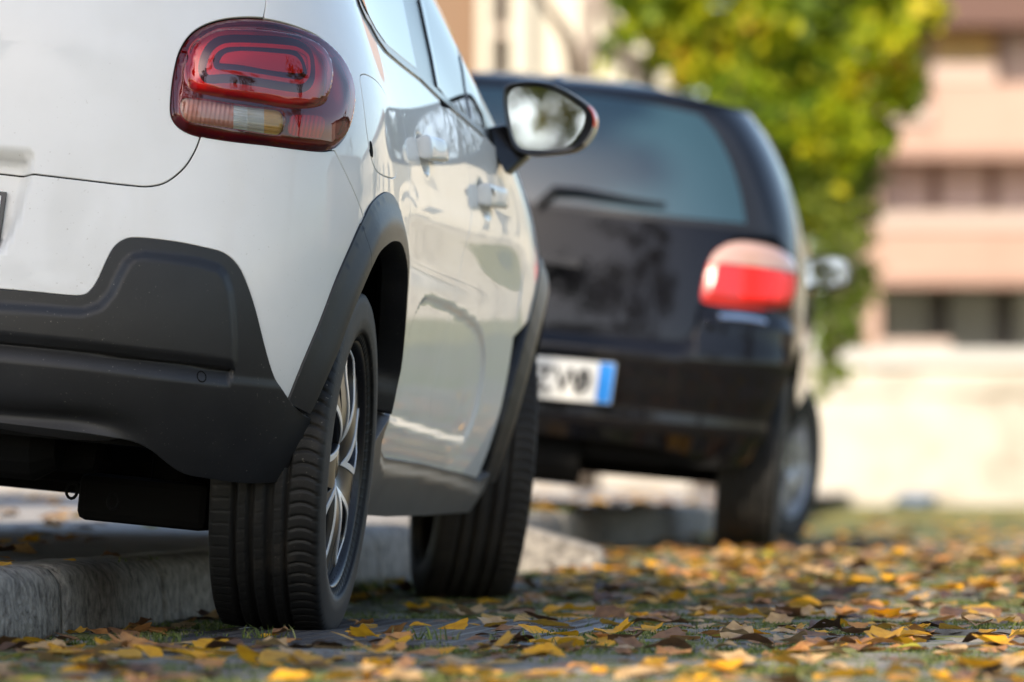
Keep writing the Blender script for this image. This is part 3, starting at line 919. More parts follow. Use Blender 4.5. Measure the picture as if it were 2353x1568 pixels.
# --- wheels
ty = tyre_mesh('tyre', .3185, .205, .2285, m_rubber)
ty_b = ty.copy(); ty_b.materials.clear(); ty_b.materials.append(m_rubber_warm_lit)
for (x, y, rz, tm) in ((.734, 0, 0, ty), (.734, 2.54, rad(15), ty_b), (-.734, 0, PI, ty), (-.734, 2.54, PI + rad(15), ty_b)):
    alloy_wheel(car, (x, y, .3085), rz, tm, .205, .2285, spin=.12)

# ------------------------------------------------------------------ ground, kerb, pavement
KYAW = rad(7.2); KD = Vector((math.sin(KYAW), math.cos(KYAW), 0)); KN = Vector((math.cos(KYAW), -math.sin(KYAW), 0))   # along / out into the road
K0 = Vector((-.857, 9.0, 0))
KH = .126
def kline(Y): return K0.x + (Y - K0.y) * math.tan(KYAW)
m_ground = M_('earth_and_moss', (.06,.055,.04), .95, spec=.2)
noise_col(m_ground, [(.30,(.10,.085,.065)),(.42,(.15,.125,.09)),(.50,(.10,.115,.035)),(.70,(.15,.16,.045)),(.85,(.20,.165,.11))], 3.0, 10, .65)
bump(m_ground, 60, .7, .01)
ys = sorted(set([-70, -30, -5, 5] + list(np.arange(6.5, 21, .25)) + [22, 25, 30, 40, 60, 100, 180, 320, 600]))
xs = [-300, -60, -10, -4, 0, 4, 10, 60, 300]
V = [(x, y, float(ground_z(y)) - .014) for y in ys for x in xs]; n = len(xs)
F = [(j*n+i, j*n+i+1, (j+1)*n+i+1, (j+1)*n+i) for j in range(len(ys)-1) for i in range(n-1)]
ground = obj('ground', mesh('ground', V, F, m_ground, True)); tag(ground, 'mossy earth street ground between the paving stones', kind='structure')

m_sett = M_('paving_stone', (.16,.165,.18), .72, spec=.35)
noise_col(m_sett, [(.28,(.075,.078,.086)),(.48,(.125,.130,.142)),(.60,(.17,.172,.18)),(.72,(.10,.115,.06))], 7, 10, .7, coord='Generated')
def world_noise(m, stops, sc, det=8):
    g = N(m, 'ShaderNodeNewGeometry'); n_ = N(m, 'ShaderNodeTexNoise'); n_.inputs['Scale'].default_value = sc; n_.inputs['Detail'].default_value = det; n_.inputs['Roughness'].default_value = .65
    L(m, g.outputs['Position'], n_.inputs[0]); r = N(m, 'ShaderNodeValToRGB'); e = r.color_ramp.elements
    while len(e) < len(stops): e.new(.5)
    for k, (p, c) in enumerate(stops): e[k].position = p; e[k].color = (*c, 1)
    L(m, n_.outputs[0], r.inputs[0]); L(m, r.outputs[0], P(m).inputs['Base Color']); return n_
world_noise(m_sett, [(.30,(.075,.068,.060)),(.42,(.125,.117,.106)),(.49,(.165,.155,.142)),(.54,(.085,.10,.028)),(.70,(.13,.125,.06))], 6.5)
bump(m_sett, 70, .5, .006)
rng = random.Random(5)
def sett_mesh(k):
    a, b = .072 + rng.uniform(-.008,.006), .043 + rng.uniform(-.004,.003)
    j = lambda s: rng.uniform(-s, s)
    top = [(-a+j(.006),-b+j(.004)),(0,-b-.002+j(.003)),(a+j(.006),-b+j(.004)),(a+.002,0),(a+j(.006),b+j(.004)),(0,b+.002),(-a+j(.006),b+j(.004)),(-a-.002,0)]
    V = [(x*.90, y*.86, j(.0012)) for x, y in top] + [(x, y, -.0045) for x, y in top] + [(x*1.01, y*1.01, -.03) for x, y in top]
    F = [tuple(range(8))] + [(r*8+i+8, r*8+(i+1) % 8+8, r*8+(i+1) % 8, r*8+i) for r in (0, 1) for i in range(8)]
    return mesh('paving_stone', V, F, m_sett, True)
setts = [sett_mesh(k) for k in range(7)]
cover_c = K0 + KD * .78 + KN * .56           # iron cover under the rear tyre
def in_cover(p, m=.0):
    d = Vector((p[0], p[1], 0)) - cover_c; d.z = 0
    return abs(d.dot(KD)) < .80 + m and abs(d.dot(KN)) < .31 + m
spots = []
for r in range(-34, 120):
    for c in range(-2, 40):
        q = K0 + KD * (r * .098) + KN * (.085 + c * .158 + (.079 if r % 2 else 0))
        px = project(np.array([q.x, q.y, 0.0]))
        if q.y < 6.0 or q.y > 20 or q.x > 3.6: continue
        if in_cover(q, .03): continue
        spots.append((q, px))
spots.sort(key=lambda s: s[0].y)
sV = []; sF = []; n_ind = 0
for q, px in spots:
    z = float(ground_z(q.y)) + rng.gauss(0, .0022) - .001
    Mx = Matrix.Translation((q.x, q.y, z)) @ Matrix.Rotation(-KYAW + rng.gauss(0, .02), 4, 'Z') @ Matrix.Rotation(rng.gauss(0, .02), 4, 'X') @ Matrix.Rotation(rng.gauss(0, .015), 4, 'Y')
    me = rng.choice(setts)
    if n_ind < 290 and q.y > 7.0 and -20 < px[0] < IW + 20:
        o = obj('paving_stone', me, ground); o.matrix_world = Mx; n_ind += 1
    else:
        b0 = len(sV); sV += [tuple(Mx @ v.co) for v in me.vertices]; sF += [tuple(i + b0 for i in p.vertices) for p in me.polygons]
o = obj('paving_stones', mesh('paving_stones', sV, sF, m_sett, True), ground); o['kind'] = 'stuff'

# kerb stones
m_kerb = M_('kerb_granite', (.20,.19,.18), .85, spec=.3)
world_noise(m_kerb, [(.32,(.075,.066,.056)),(.44,(.18,.163,.142)),(.56,(.28,.255,.22)),(.70,(.38,.345,.295))], 34, 12)
bump(m_kerb, 90, 1.0, .010, detail=10)
kerb = empty('kerb'); tag(kerb, 'grey rough stone kerb running under the parked cars', kind='structure')
kp = [K0 - KD * 3.2, K0 + KD * 5.2, Vector((.02, 15.1, 0)), Vector((.30, 17.0, 0)), Vector((1.35, 25.0, 0))]
def kerb_stone(a, b, h0, h1, name='kerb_stone', w=.16):
    d = (b - a); ln = d.length; d.normalize(); nn = Vector((d.y, -d.x, 0))
    V = []; F = []; k = max(3, int(ln / .06))
    for i in range(k + 1):
        t = i / k; p = a + d * (ln * (.006 + .988 * t)); z0 = float(ground_z(p.y)); hh = h0 + (h1 - h0) * t
        wob = lambda s: rng.uniform(-s, s)
        e = .010 if i in (0, k) else 0
        pr = [(-.0 + wob(.004) - e*.5, -.05), (-.002 + wob(.004) - e*.5, hh*.35), (-.004 + wob(.0045) - e*.6, hh*.7), (-.010 + wob(.004) - e, hh - .020), (-.024 + wob(.003) - e*.5, hh - .006 - e*.4), (-.045, hh + wob(.0015) - e*.3), (-w, hh + wob(.0015) - e*.3), (-w, -.05)]
        for (o_, z) in pr: q = p + nn * o_; V.append((q.x, q.y, z0 + z))
    m = 8
    for i in range(k):
        for j in range(m): F.append((i*m+j, i*m+(j+1) % m, (i+1)*m+(j+1) % m, (i+1)*m+j))
    F.append(tuple(range(m))[::-1]); F.append(tuple(k*m+j for j in range(m)))
    me = mesh(name, V, [f[::-1] for f in F], m_kerb, True)
    o = obj(name, me, kerb); return o
for a, b in zip(kp[:-1], kp[1:]):
    n_ = max(1, round((b - a).length / .95))
    for i in range(n_):
        q, r = a.lerp(b, i / n_), a.lerp(b, (i + 1) / n_)
        kerb_stone(q, r, KH, KH)
# loose ramp stone against the kerb
RA = at_Y(1180, 1200, 14.3); RBx = at_Y(1383, 1262, 14.3)
zr = float(ground_z(14.3))
V = [(RA.x, 14.0, zr-.02), (RBx.x, 14.0, zr-.02), (RBx.x, 14.75, zr-.02), (RA.x, 14.75, zr-.02), (RA.x, 14.05, RA.z), (RBx.x, 14.05, RBx.z), (RBx.x + .02, 14.7, RBx.z - .005), (RA.x, 14.7, RA.z)]
ramp = obj('kerb_ramp', mesh('kerb_ramp', V, [(0,3,2,1),(4,5,6,7),(0,1,5,4),(1,2,6,5),(2,3,7,6),(3,0,4,7)], m_kerb)); md = ramp.modifiers.new('b', 'BEVEL'); md.width = .012
tag(ramp, 'pale sloping stone ramp against the kerb between the two cars', 'ramp')

m_pave = M_('pavement_slab', (.33,.31,.29), .85, spec=.3)
world_noise(m_pave, [(.3,(.18,.17,.155)),(.5,(.27,.25,.23)),(.7,(.34,.315,.29))], 5)
bump(m_pave, 60, .35, .006)
pv = []; 
V = []; F = []
kl = []
for y in np.arange(5.0, 60, 1.0):
    if y <= 14.1: x = kline(y)
    else: x = np.interp(y, [14.16, 15.1, 17, 25, 60], [kline(14.16), .02, .30, 1.35, 4.0])
    kl.append((x - .155, y))
for i, (x, y) in enumerate(kl):
    z = float(ground_z(y)); V += [(x, y, z + KH - .002), (x - 3.0, y, z + KH + .05), (x - 30, y, z + KH + .12)]
for i in range(len(kl) - 1):
    for j in range(2): F.append((3*i+j, 3*(i+1)+j, 3*(i+1)+j+1, 3*i+j+1))
pavement = obj('pavement', mesh('pavement', V, [f for f in F], m_pave)); tag(pavement, 'pale stone pavement behind the kerb', kind='structure')

# iron cover under the tyre
m_iron = M_('cast_iron', (.055,.055,.062), .48, metal=.5, spec=.5)
world_noise(m_iron, [(.3,(.035,.035,.04)),(.6,(.07,.07,.078)),(.8,(.10,.085,.07))], 14)
cov = empty('drain_cover', mat=Matrix.Translation((cover_c.x, cover_c.y, 0)) @ Matrix.Rotation(-KYAW, 4, 'Z'))
tag(cov, 'ribbed dark iron drain cover lying under the rear tyre', 'drain cover')
MB().box((-.31,-.80,-.02),(.31,.80,.0015)).build('plate', m_iron, cov)
fr = MB().box((-.335,-.83,-.02),(-.31,.83,.004)).box((.31,-.83,-.02),(.335,.83,.004)).box((-.31,-.83,-.02),(.31,-.80,.004)).box((-.31,.80,-.02),(.31,.83,.004))
fr.build('frame', m_iron, cov, bevel=.002)
rb_ = MB()
for i in range(52): rb_.box((-.295, -.785 + i*.0302, .0015), (.295, -.785 + i*.0302 + .016, .0045))
for i in range(14): rb_.box((-.295 + i*.044, -.785, .0015), (-.295 + i*.044 + .012, .785, .0047))
ob = rb_.build('ribs', m_iron, cov); ob['kind'] = 'stuff'

# ------------------------------------------------------------------ background: verge, wall, buildings
m_grass = M_('verge_grass', (.10,.11,.035), .9, spec=.2)
world_noise(m_grass, [(.3,(.11,.12,.03)),(.5,(.20,.185,.05)),(.7,(.28,.23,.08))], 1.2)
zv = float(ground_z(40))
verge = obj('verge', mesh('verge', [(-14,30,zv-.006),(60,30,zv-.006),(60,54,zv-.006),(-14,54,zv-.006)], [(0,1,2,3)], m_grass)); tag(verge, 'sunlit strip of short yellow-green grass before the pale wall', kind='structure')

def rect(mb, x0, y0, x1, y1, Y, dep):
    a = at_Y(x0, y1, Y); b = at_Y(x1, y0, Y); mb.box((a.x, Y, a.z), (b.x, Y + dep, b.z)); return mb
m_wall = M_('pale_render', (.80,.74,.65), .9, spec=.2)
world_noise(m_wall, [(.34,(.30,.265,.22)),(.5,(.43,.395,.345)),(.66,(.48,.45,.40))], 1.6, 12)
wl = empty('garden_wall', (3, 54, zv)); tag(wl, 'long low pale rendered wall with a grey coping in the background', 'wall')
Y = 54; X0 = -8.0
zt = at_Y(0, 842, Y).z; zc = at_Y(0, 803, Y).z; zm0 = at_Y(0, 945, Y).z; zm1 = at_Y(0, 905, Y).z
jx = at_Y(2105, 0, Y).x; pw = 2.75
m_cope = M_('grey_coping', (.42,.41,.39), .85)
for k in range(-5, 16):
    a, b = jx + k * pw, jx + (k + 1) * pw - .10
    MB().box((a - 3, 0, -.15), (b - 3, .25, zm0 - zv)).box((a - 3, 0, zm1 - zv), (b - 3, .25, zt - zv)).box((a - 3, .03, zm0 - zv), (b - 3, .25, zm1 - zv)).build('wall_panel', m_wall, wl)
    MB().box((b - 3, .02, -.15), (b + .10 - 3, .25, zt - zv - .03)).build('joint_post', m_wall, wl)
    MB().box((a - 3, -.05, zt - zv), (b + .10 - 3, .32, zc - zv)).build('coping_stone', m_cope, wl, bevel=.01)

# blue-grey bag at the foot of the wall
m_bag = M_('blue_plastic', (.10,.14,.20), .5)
bg_o = at_Y(2105, 1162, 50)
def lump(name, c, r, mat, seed, parent=None, n=10, amp=.25):
    rr = random.Random(seed); V = []; F = []
    for i in range(n + 1):
        th = PI * i / n
        for j in range(2 * n):
            ph = PI * j / n; k = 1 + amp * (math.sin(3*ph + seed) * math.sin(2*th) + rr.uniform(-.4, .4) * .6)
            V.append((c[0] + r[0]*k*math.sin(th)*math.cos(ph), c[1] + r[1]*k*math.sin(th)*math.sin(ph), max(c[2] - r[2]*.9, c[2] + r[2]*k*math.cos(th))))
    for i in range(n):
        for j in range(2*n): F.append((i*2*n+j, (i+1)*2*n+j, (i+1)*2*n+(j+1) % (2*n), i*2*n+(j+1) % (2*n)))
    return obj(name, mesh(name, V, F, mat, True), parent)
b1 = lump('rubbish_sack', (bg_o.x, 50, zv + .055), (.20,.14,.07), m_bag, 3); tag(b1, 'dull blue plastic sack lying at the foot of the pale wall', 'sack')

m_salmon = M_('salmon_render', (.5,.32,.24), .9, spec=.2)
world_noise(m_salmon, [(.3,(.40,.27,.215)),(.6,(.46,.315,.255))], .5)
m_soffit = M_('eave_shade_roof_brown', (.13,.07,.055), .8)
m_sillw = M_('white_sill', (.45,.35,.30), .8)
m_shut = M_('ochre_blind', (.60,.38,.14), .7)
m_pane = M_('window_pane', (.16,.16,.16), .10, spec=.8)
m_blind = M_('pale_blind', (.60,.46,.42), .7)
m_mull = M_('brown_mullion', (.34,.21,.165), .7)
m_dark = M_('dark_opening', (.12,.10,.095), .6)
bd = empty('apartment_building', (8, 100, 0)); tag(bd, 'salmon apartment block with window bands and parapets behind the wall', 'building')
inv = bd.location
def bpart(name, mat, x0, y0, x1, y1, Y, dep, parent=None):
    a = at_Y(x0, y1, Y); b = at_Y(x1, y0, Y)
    return MB().box((a.x - 8, Y - 100, a.z), (b.x - 8, Y - 100 + dep, b.z)).build(name, mat, parent or bd)
XR = 2760
w0 = bpart('wall', m_salmon, 1990, -1300, XR, 1130, 101.6, 8)
bpart('eave', m_soffit, 2080, -60, XR, 58, 99.6, 2.0)  # dark brown holds the shadow of the loggia top as colour
bpart('upper_storey', m_salmon, 2080, -1300, XR, -62, 99.8, 1.8)
bpart('parapet', m_salmon, 2142, 190, XR, 342, 99.6, 2.0)
bpart('parapet', m_salmon, 2040, 286, 2140, 342, 99.6, 2.0)
bpart('parapet_sill', m_sillw, 2050, 235, 2140, 284, 99.5, 1.6)
bpart('slab_shadow_band', m_mull, 1985, 344, XR, 364, 99.4, 2.2)  # brown band stands in for the shadow under the slab
bpart('parapet', m_salmon, 2015, 531, XR, 640, 99.6, 2.0)
bpart('parapet_sill', m_sillw, 2015, 486, XR, 529, 99.55, 1.8)
bpart('slab_shadow_band', m_mull, 2015, 642, XR, 657, 99.3, 2.2)  # same brown band for the shaded underside of the lower slab
bpart('corner_pier', m_salmon, 1990, 366, 2022, 1130, 99.8, 2.0)
k = 0
x = 2150
while x < XR - 200:
    xe = x + 132
    fr_ = bpart('window', m_mull, x - 14, 60, xe + 14, 188, 100.9, .5)
    if k % 2 == 0:
        bpart('blind', m_shut, x, 60, xe, 141, 100.75, .1, fr_); bpart('sill', m_sillw, x - 8, 143, xe + 8, 187, 100.4, .45, fr_)
    else:
        bpart('pane', m_sillw, x, 62, xe, 186, 100.8, .05, fr_)
    x += 158; k += 1
x = 2030
while x < XR - 200:
    xe = x + 103
    fr_ = bpart('window', m_mull, x - 14, 366, xe + 14, 484, 100.9, .4); bpart('blind', m_blind, x, 368, xe, 482, 100.75, .1, fr_); x += 132
x = 2032
while x < XR - 200:
    xe = x + 100
    fr_ = bpart('window', m_dark, x - 10, 659, xe + 30, 1000, 100.9, .4); bpart('pane', m_pane, x, 661, xe, 998, 100.8, .05, fr_); x += 150
pl_ = bpart('planter', m_sillw, 2030, 782, 2185, 1125, 70, .8); pl_.name = 'garden_block'; pl_.parent = None; pl_.location = bd.location
tag(pl_, 'white rectangular block showing above the left end of the wall coping', 'garden wall')
# left background: pale building with pillars
m_cream = M_('cream_render', (.58,.53,.44), .9); m_brown = M_('brown_render', (.20,.125,.08), .9); m_taupe = M_('taupe_render', (.40,.33,.28), .9)
lbd = empty('pillared_house', (0, 70, 0)); tag(lbd, 'cream house with white pillars behind the black car', 'building')
def lpart(name, mat, x0, y0, x1, y1, Y, dep):
    a = at_Y(x0, y1, Y); b = at_Y(x1, y0, Y)
    return MB().box((a.x, Y - 70, a.z), (b.x, Y - 70 + dep, b.z)).build(name, mat, lbd)
lpart('wall', m_cream, 1205, -1500, 1560, 1130, 70.3, 5)
lpart('wall', m_brown, -2200, -1500, 1098, 1130, 70.3, 5)
for k_ in range(6):
    for y_ in (-1250, -720, -190, 340): lpart('window', m_pane, -2050 + k_*530, y_, -1830 + k_*530, y_ + 270, 70.2, .2)
lpart('recess', m_taupe, 1098, -1500, 1205, 1130, 70.6, 4)
lpart('pillar', m_cream, 1099, -1500, 1128, 1130, 69.9, .35)
lpart('pillar', m_cream, 1174, -1500, 1214, 1130, 69.9, .35)
lpart('lintel', m_taupe, 1129, 60, 1173, 82, 70.0, .3)

# ------------------------------------------------------------------ trees
m_bark = M_('bark', (.10,.075,.055), .9); world_noise(m_bark, [(.3,(.06,.045,.035)),(.7,(.16,.125,.095))], 9); bump(m_bark, 30, .8, .02)
m_bark2 = M_('grey_bark', (.30,.25,.21), .9); world_noise(m_bark2, [(.3,(.20,.165,.14)),(.7,(.36,.30,.26))], 9)
def leaf_mat(name, stops, trans=.45, rough=.55):
    """foliage: colour picked per leaf from its rnd attribute, random with painted light-and-shade clumps in tree crowns; light passes through"""
    m = bpy.data.materials.new(name); m.use_nodes = True; t = m.node_tree; pr = P(m)
    at = t.nodes.new('ShaderNodeAttribute'); at.attribute_name = 'rnd'
    r = t.nodes.new('ShaderNodeValToRGB'); e = r.color_ramp.elements
    while len(e) < len(stops): e.new(.5)
    for k, (p, c) in enumerate(stops): e[k].position = p; e[k].color = (*c, 1)
    L(m, at.outputs['Fac'], r.inputs[0]); L(m, r.outputs[0], pr.inputs['Base Color'])
    pr.inputs['Roughness'].default_value = rough; pr.inputs['Specular IOR Level'].default_value = .4
    tl = t.nodes.new('ShaderNodeBsdfTranslucent'); L(m, r.outputs[0], tl.inputs[0])
    mx = t.nodes.new('ShaderNodeMixShader'); mx.inputs[0].default_value = trans
    L(m, pr.outputs[0], mx.inputs[1]); L(m, tl.outputs[0], mx.inputs[2]); L(m, mx.outputs[0], t.nodes['Material Output'].inputs[0])
    return m
m_fol = leaf_mat('vine_foliage', [(0,(.03,.06,.005)),(.30,(.09,.155,.006)),(.52,(.20,.28,.007)),(.70,(.40,.43,.010)),(.86,(.60,.52,.02)),(.975,(.55,.17,.03))])
m_fol2 = leaf_mat('tree_foliage', [(0,(.04,.055,.012)),(.5,(.09,.10,.02)),(.8,(.20,.15,.02)),(1,(.30,.16,.03))])
m_fol3 = leaf_mat('ivy_foliage', [(0,(.06,.10,.012)),(.5,(.15,.21,.025)),(.85,(.27,.32,.04)),(1,(.38,.38,.06))])
def foliage(name, pts, size, mat, parent, seed):
    """many folded leaf blades at the given points, one mesh"""
    rs = np.random.RandomState(seed); p = np.array(pts); k = len(p)
    d = rs.normal(size=(k, 3)); d[:, 2] -= .35; d /= np.linalg.norm(d, axis=1, keepdims=True)
    a = rs.normal(size=(k, 3)); s = np.cross(d, a); s /= np.linalg.norm(s, axis=1, keepdims=True); nn = np.cross(d, s)
    l = size * rs.uniform(.6, 1.3, (k, 1)); w = l * rs.uniform(.30, .45, (k, 1)); c = l * rs.uniform(.05, .2, (k, 1))
    V = np.stack([p, p + d*l*.35 + s*w + nn*c, p + d*l - nn*c*.6, p + d*l*.35 - s*w + nn*c, p + d*l*.75 + s*w*.7, p + d*l*.75 - s*w*.7], 1).reshape(-1, 3)
    F = []
    for i in range(k):
        b = 6 * i; F += [(b, b+1, b+4, b+2), (b, b+2, b+5, b+3)]
    me = mesh(name, V, F, mat, True)
    at = me.attributes.new('rnd', 'FLOAT', 'POINT'); base = rs.rand(k); q_ = .5 + .25 * (np.sin(p[:, 0]*4.3 + 1.7*np.sin(p[:, 2]*3.1)) + np.sin(p[:, 2]*5.2 + p[:, 1]*3.7 + 1.1)); base = np.clip(.55*base + .45*q_, 0, 1)  # position waves paint lit and shaded clumps into the leaf colour
    at.data.foreach_set('value', np.repeat(base, 6).astype(np.float32))
    return obj(name, me, parent)
def clumps(cs, per, seed, shell=.55):
    """points through the volume of clumps (centre, radii), denser outside"""
    rs = np.random.RandomState(seed); out = []
    for c, r in cs:
        r = np.array(r if hasattr(r, '__len__') else (r, r, r)); n = int(per * (r.prod() ** (2/3)))
        d = rs.normal(size=(n, 3)); d /= np.linalg.norm(d, axis=1, keepdims=True)
        out.append(np.array(c) + d * r * (shell + (1 - shell) * rs.rand(n, 1)) * rs.uniform(.75, 1.12, (n, 1)))
    return np.concatenate(out)
def limb(mb, a, b, r0, r1, seed, bend=.12, k=6):
    rs = random.Random(seed); a, b = Vector(a), Vector(b); L_ = (b - a).length
    off = Vector((rs.uniform(-1,1), rs.uniform(-1,1), rs.uniform(-.3,.6))) * L_ * bend
    pts = [a.lerp(b, i/k) + off * math.sin(PI * i/k) for i in range(k + 1)]
    mb.tube(pts, [r0 + (r1 - r0) * i/k for i in range(k + 1)], 8); return pts
def shade_tree(name, loc, h, R, label, seed, per=520, leaf=.16, mat=None, nc=26, trunk_r=.2, flat=.75, fork=.42):
    rs = random.Random(seed); t = empty(name, loc); tag(t, label, 'tree', 'street trees')
    hz = h * fork; mb = MB()
    limb(mb, (0,0,-.2), (rs.uniform(-.2,.2), rs.uniform(-.2,.2), hz), trunk_r, trunk_r*.7, seed, .04)
    cs = []
    for i in range(nc):
        a = rs.uniform(0, 2*PI); q = math.sqrt(rs.random()); z = rs.uniform(-1, 1) * math.sqrt(max(0, 1 - q*q*.8))
        c = (R*q*math.cos(a), R*q*math.sin(a), h + z * R * flat); cs.append((c, rs.uniform(.22, .38) * R))
    for i in range(9):
        c = cs[i % nc][0]; p = limb(mb, (0,0,hz*.98), (c[0]*.55, c[1]*.55, hz + (c[2]-hz)*.6), trunk_r*.5, trunk_r*.22, seed + i, .14)
        for j in range(3):
            e = cs[(i*3 + j) % nc][0]; limb(mb, p[-1 - j], e, trunk_r*.2, .012, seed*7 + i*3 + j, .15)
    mb.build('trunk', m_bark, t, smooth=True)
    pts = clumps(cs, per, seed, .25)
    foliage('crown', pts, leaf, mat or m_fol2, t, seed)
    return t

# the leafy climber on its grey stems, right of the black car
vine = empty('climbing_tree', (2.2, 39, zv)); tag(vine, 'leafy yellow-green climber hanging from pale curved stems beside the black car', 'tree')
VL = vine.location
def vpt(px, py, Y): return tuple(at_Y(px, py, Y) - VL)
cl = []
rs_ = random.Random(11)
for (px, py, r) in [(1560,20,90),(1660,70,110),(1780,40,120),(1900,30,110),(2010,60,90),(1600,160,70),(1700,200,100),(1820,180,130),(1930,170,110),(2040,170,85),(2090,110,50),(1760,290,90),(1860,300,100),(1960,280,80),(1840,390,80),(1500,30,60),(1500,-60,120),(1700,-120,160),(1900,-120,160),(2050,-100,120),(1440,60,45),(1405,130,28),(1420,-20,60),(1480,150,40),(2070,215,45),
   (1900,380,60),(1930,450,50),(1620,300,60),(1560,240,45),(1690,380,70),(1780,420,80),(1850,470,70),(1440,-40,60),(1530,110,50),(2000,330,60),(1650,430,50),(1990,-20,110),(2090,30,60)]:
    for k in range(3):
        q = vpt(px + rs_.uniform(-25,25), py + rs_.uniform(-25,25), 39 + rs_.uniform(-1.3, 1.0)); cl.append((q, r / 325 * rs_.uniform(.68, 1.0)))
foliage('crown', clumps(cl, 2400, 3, .35), .11, m_fol, vine, 3)
cl = []
for (px, py, r) in [(1890,440,80),(1935,500,70),(1990,620,40),(1990,420,50),(1900,560,65),(1945,620,55),(1905,680,60),(1935,740,50),(1900,790,45),(1880,850,30),(1975,560,50),(1930,850,35),(1870,620,60),(1860,720,55),(1970,680,45),(1955,780,45),(1890,900,22),(1985,480,45),(1860,520,60)]:
    for k in range(2):
        q = vpt(px + rs_.uniform(-12,12), py + rs_.uniform(-15,15), 38.3 + rs_.uniform(-.5, .4)); cl.append((q, r / 322 * rs_.uniform(.75, 1.0)))
foliage('hanging_foliage', clumps(cl, 3600, 4, .2), .065, m_fol3, vine, 4)
mb = MB(); mb.tube([vpt(1362,-60,38.5), vpt(1385,20,38.5), vpt(1430,110,38.5), vpt(1490,200,38.6), vpt(1560,330,38.7), vpt(1600,700,38.8), vpt(1620,1140,38.8)], [.05,.055,.06,.07,.08,.09,.10], 10)
mb.build('stem', m_bark2, vine, smooth=True)
mb = MB(); mb.tube([vpt(1225,-40,38.2), vpt(1262,25,38.2), vpt(1305,85,38.2), vpt(1322,150,38.2), vpt(1330,300,38.3), vpt(1350,1150,38.3)], [.03,.035,.05,.07,.08,.09], 10)
mb.build('stem', m_bark, vine, smooth=True)
mb = MB(); mb.tube([vpt(1345,-60,38.9), vpt(1352,80,38.9), vpt(1340,260,38.9), vpt(1345,1150,38.9)], [.05,.06,.07,.09], 8)
mb.build('stem', m_bark2, vine, smooth=True)
mb = MB(); mb.tube([vpt(1905,840,38.3), vpt(1920,600,38.3), vpt(1900,300,38.6), vpt(1850,100,38.9)], [.07,.06,.05,.03], 8)
mb.build('stem', m_bark, vine, smooth=True)

# trees that shade the near car and show as reflections in its paint (behind and beside the camera)
def crown_over(target, t): return Vector(target) + sdir * t
TREES = [((-1.25, 9.2, .75), 12.0, 1.6, 64, 'leafy street tree behind the camera shading the white hatchback'),
         ((-1.2, 17.4, .7), 12.0, 1.5, 62, 'leafy street tree left of the pavement shading the black car')]
for tg_, t_, R_, sd_, lb_ in TREES:
    c = crown_over(tg_, t_); shade_tree('street_tree', (c.x, c.y, 0), c.z, R_, lb_, sd_, per=1600, leaf=.20, flat=.95, nc=60)
BACK = [(3.0,-6,13.0,4.8,'tree standing behind the viewpoint on the right'), (-1.2,-13,5.6,3.4,'tree standing behind the viewpoint on the left'), (5.6,-16,6.2,3.6,'tall tree far behind on the right'),
        (1.5,-27,12,5.0,'tall tree far behind the viewpoint'), (15,-6,8,3.6,'tree across the street on the right'), (17,8,8,3.4,'tree across the street level with the cars'), (-11,-12,8,3.5,'tree behind on the far left'),
        (29,49,4,2.4,'tree far down the street on the right'), (15.5,47,3.4,1.6,'small tree before the wall on the right'), (38,47,6,3.6,'tree farthest down the street on the right'),
        (-9,-45,6,5,'broad tree far behind on the left'), (6,-52,6,5,'broad tree farthest behind the viewpoint'), (19,-44,6,5,'broad tree far behind on the right')]
for i, (x, y, h, R_, lb_) in enumerate(BACK):
    shade_tree('street_tree', (x, y, 0), h, R_, lb_, 70 + i, per=125, leaf=.22, nc=20, fork=.30)
# houses behind the viewpoint and across the street
def far_house(name, label, x0, y0, x1, y1, h, mat, face):
    o = empty(name, ((x0+x1)/2, (y0+y1)/2, 0)); tag(o, label, 'building', 'houses around the street'); c = o.location
    MB().box((x0-c.x, y0-c.y, -.3), (x1-c.x, y1-c.y, h)).build('wall', mat, o)
    MB().box((x0-c.x-.4, y0-c.y-.4, h), (x1-c.x+.4, y1-c.y+.4, h+.35)).build('roof', m_soffit, o)
    if face == 'f':
        for i in range(int((x1-x0)/3.5)):
            for z in range(int(h/3.1)): MB().box((x0-c.x+1.2+i*3.5, y0-c.y-.06, .9+z*3.1), (x0-c.x+2.2+i*3.5, y0-c.y+.02, 2.4+z*3.1)).build('window', m_pane, o)
    elif face == 'x':
        n_ = int((y1-y0)/3)
        for i in range(n_):
            for z in range(int(h/3.1)): MB().box((x0-c.x-.06, y0-c.y+1+i*3, .9+z*3.1), (x0-c.x+.02, y0-c.y+2.3+i*3, 2.4+z*3.1)).build('window', m_pane, o)
    else:
        n_ = int((x1-x0)/3)
        for i in range(n_):
            for z in range(int(h/3.1)): MB().box((x0-c.x+1+i*3, y1-c.y-.02, .9+z*3.1), (x0-c.x+2.3+i*3, y1-c.y+.06, 2.4+z*3.1)).build('window', m_pane, o)
far_house('town_house', 'cream town house right of the salmon block', 14.5, 76, 60, 86, 8, m_cream, 'f')
far_house('town_house', 'taupe town house across the street farther on', 34, 30, 42, 56, 6, m_taupe, 'x')

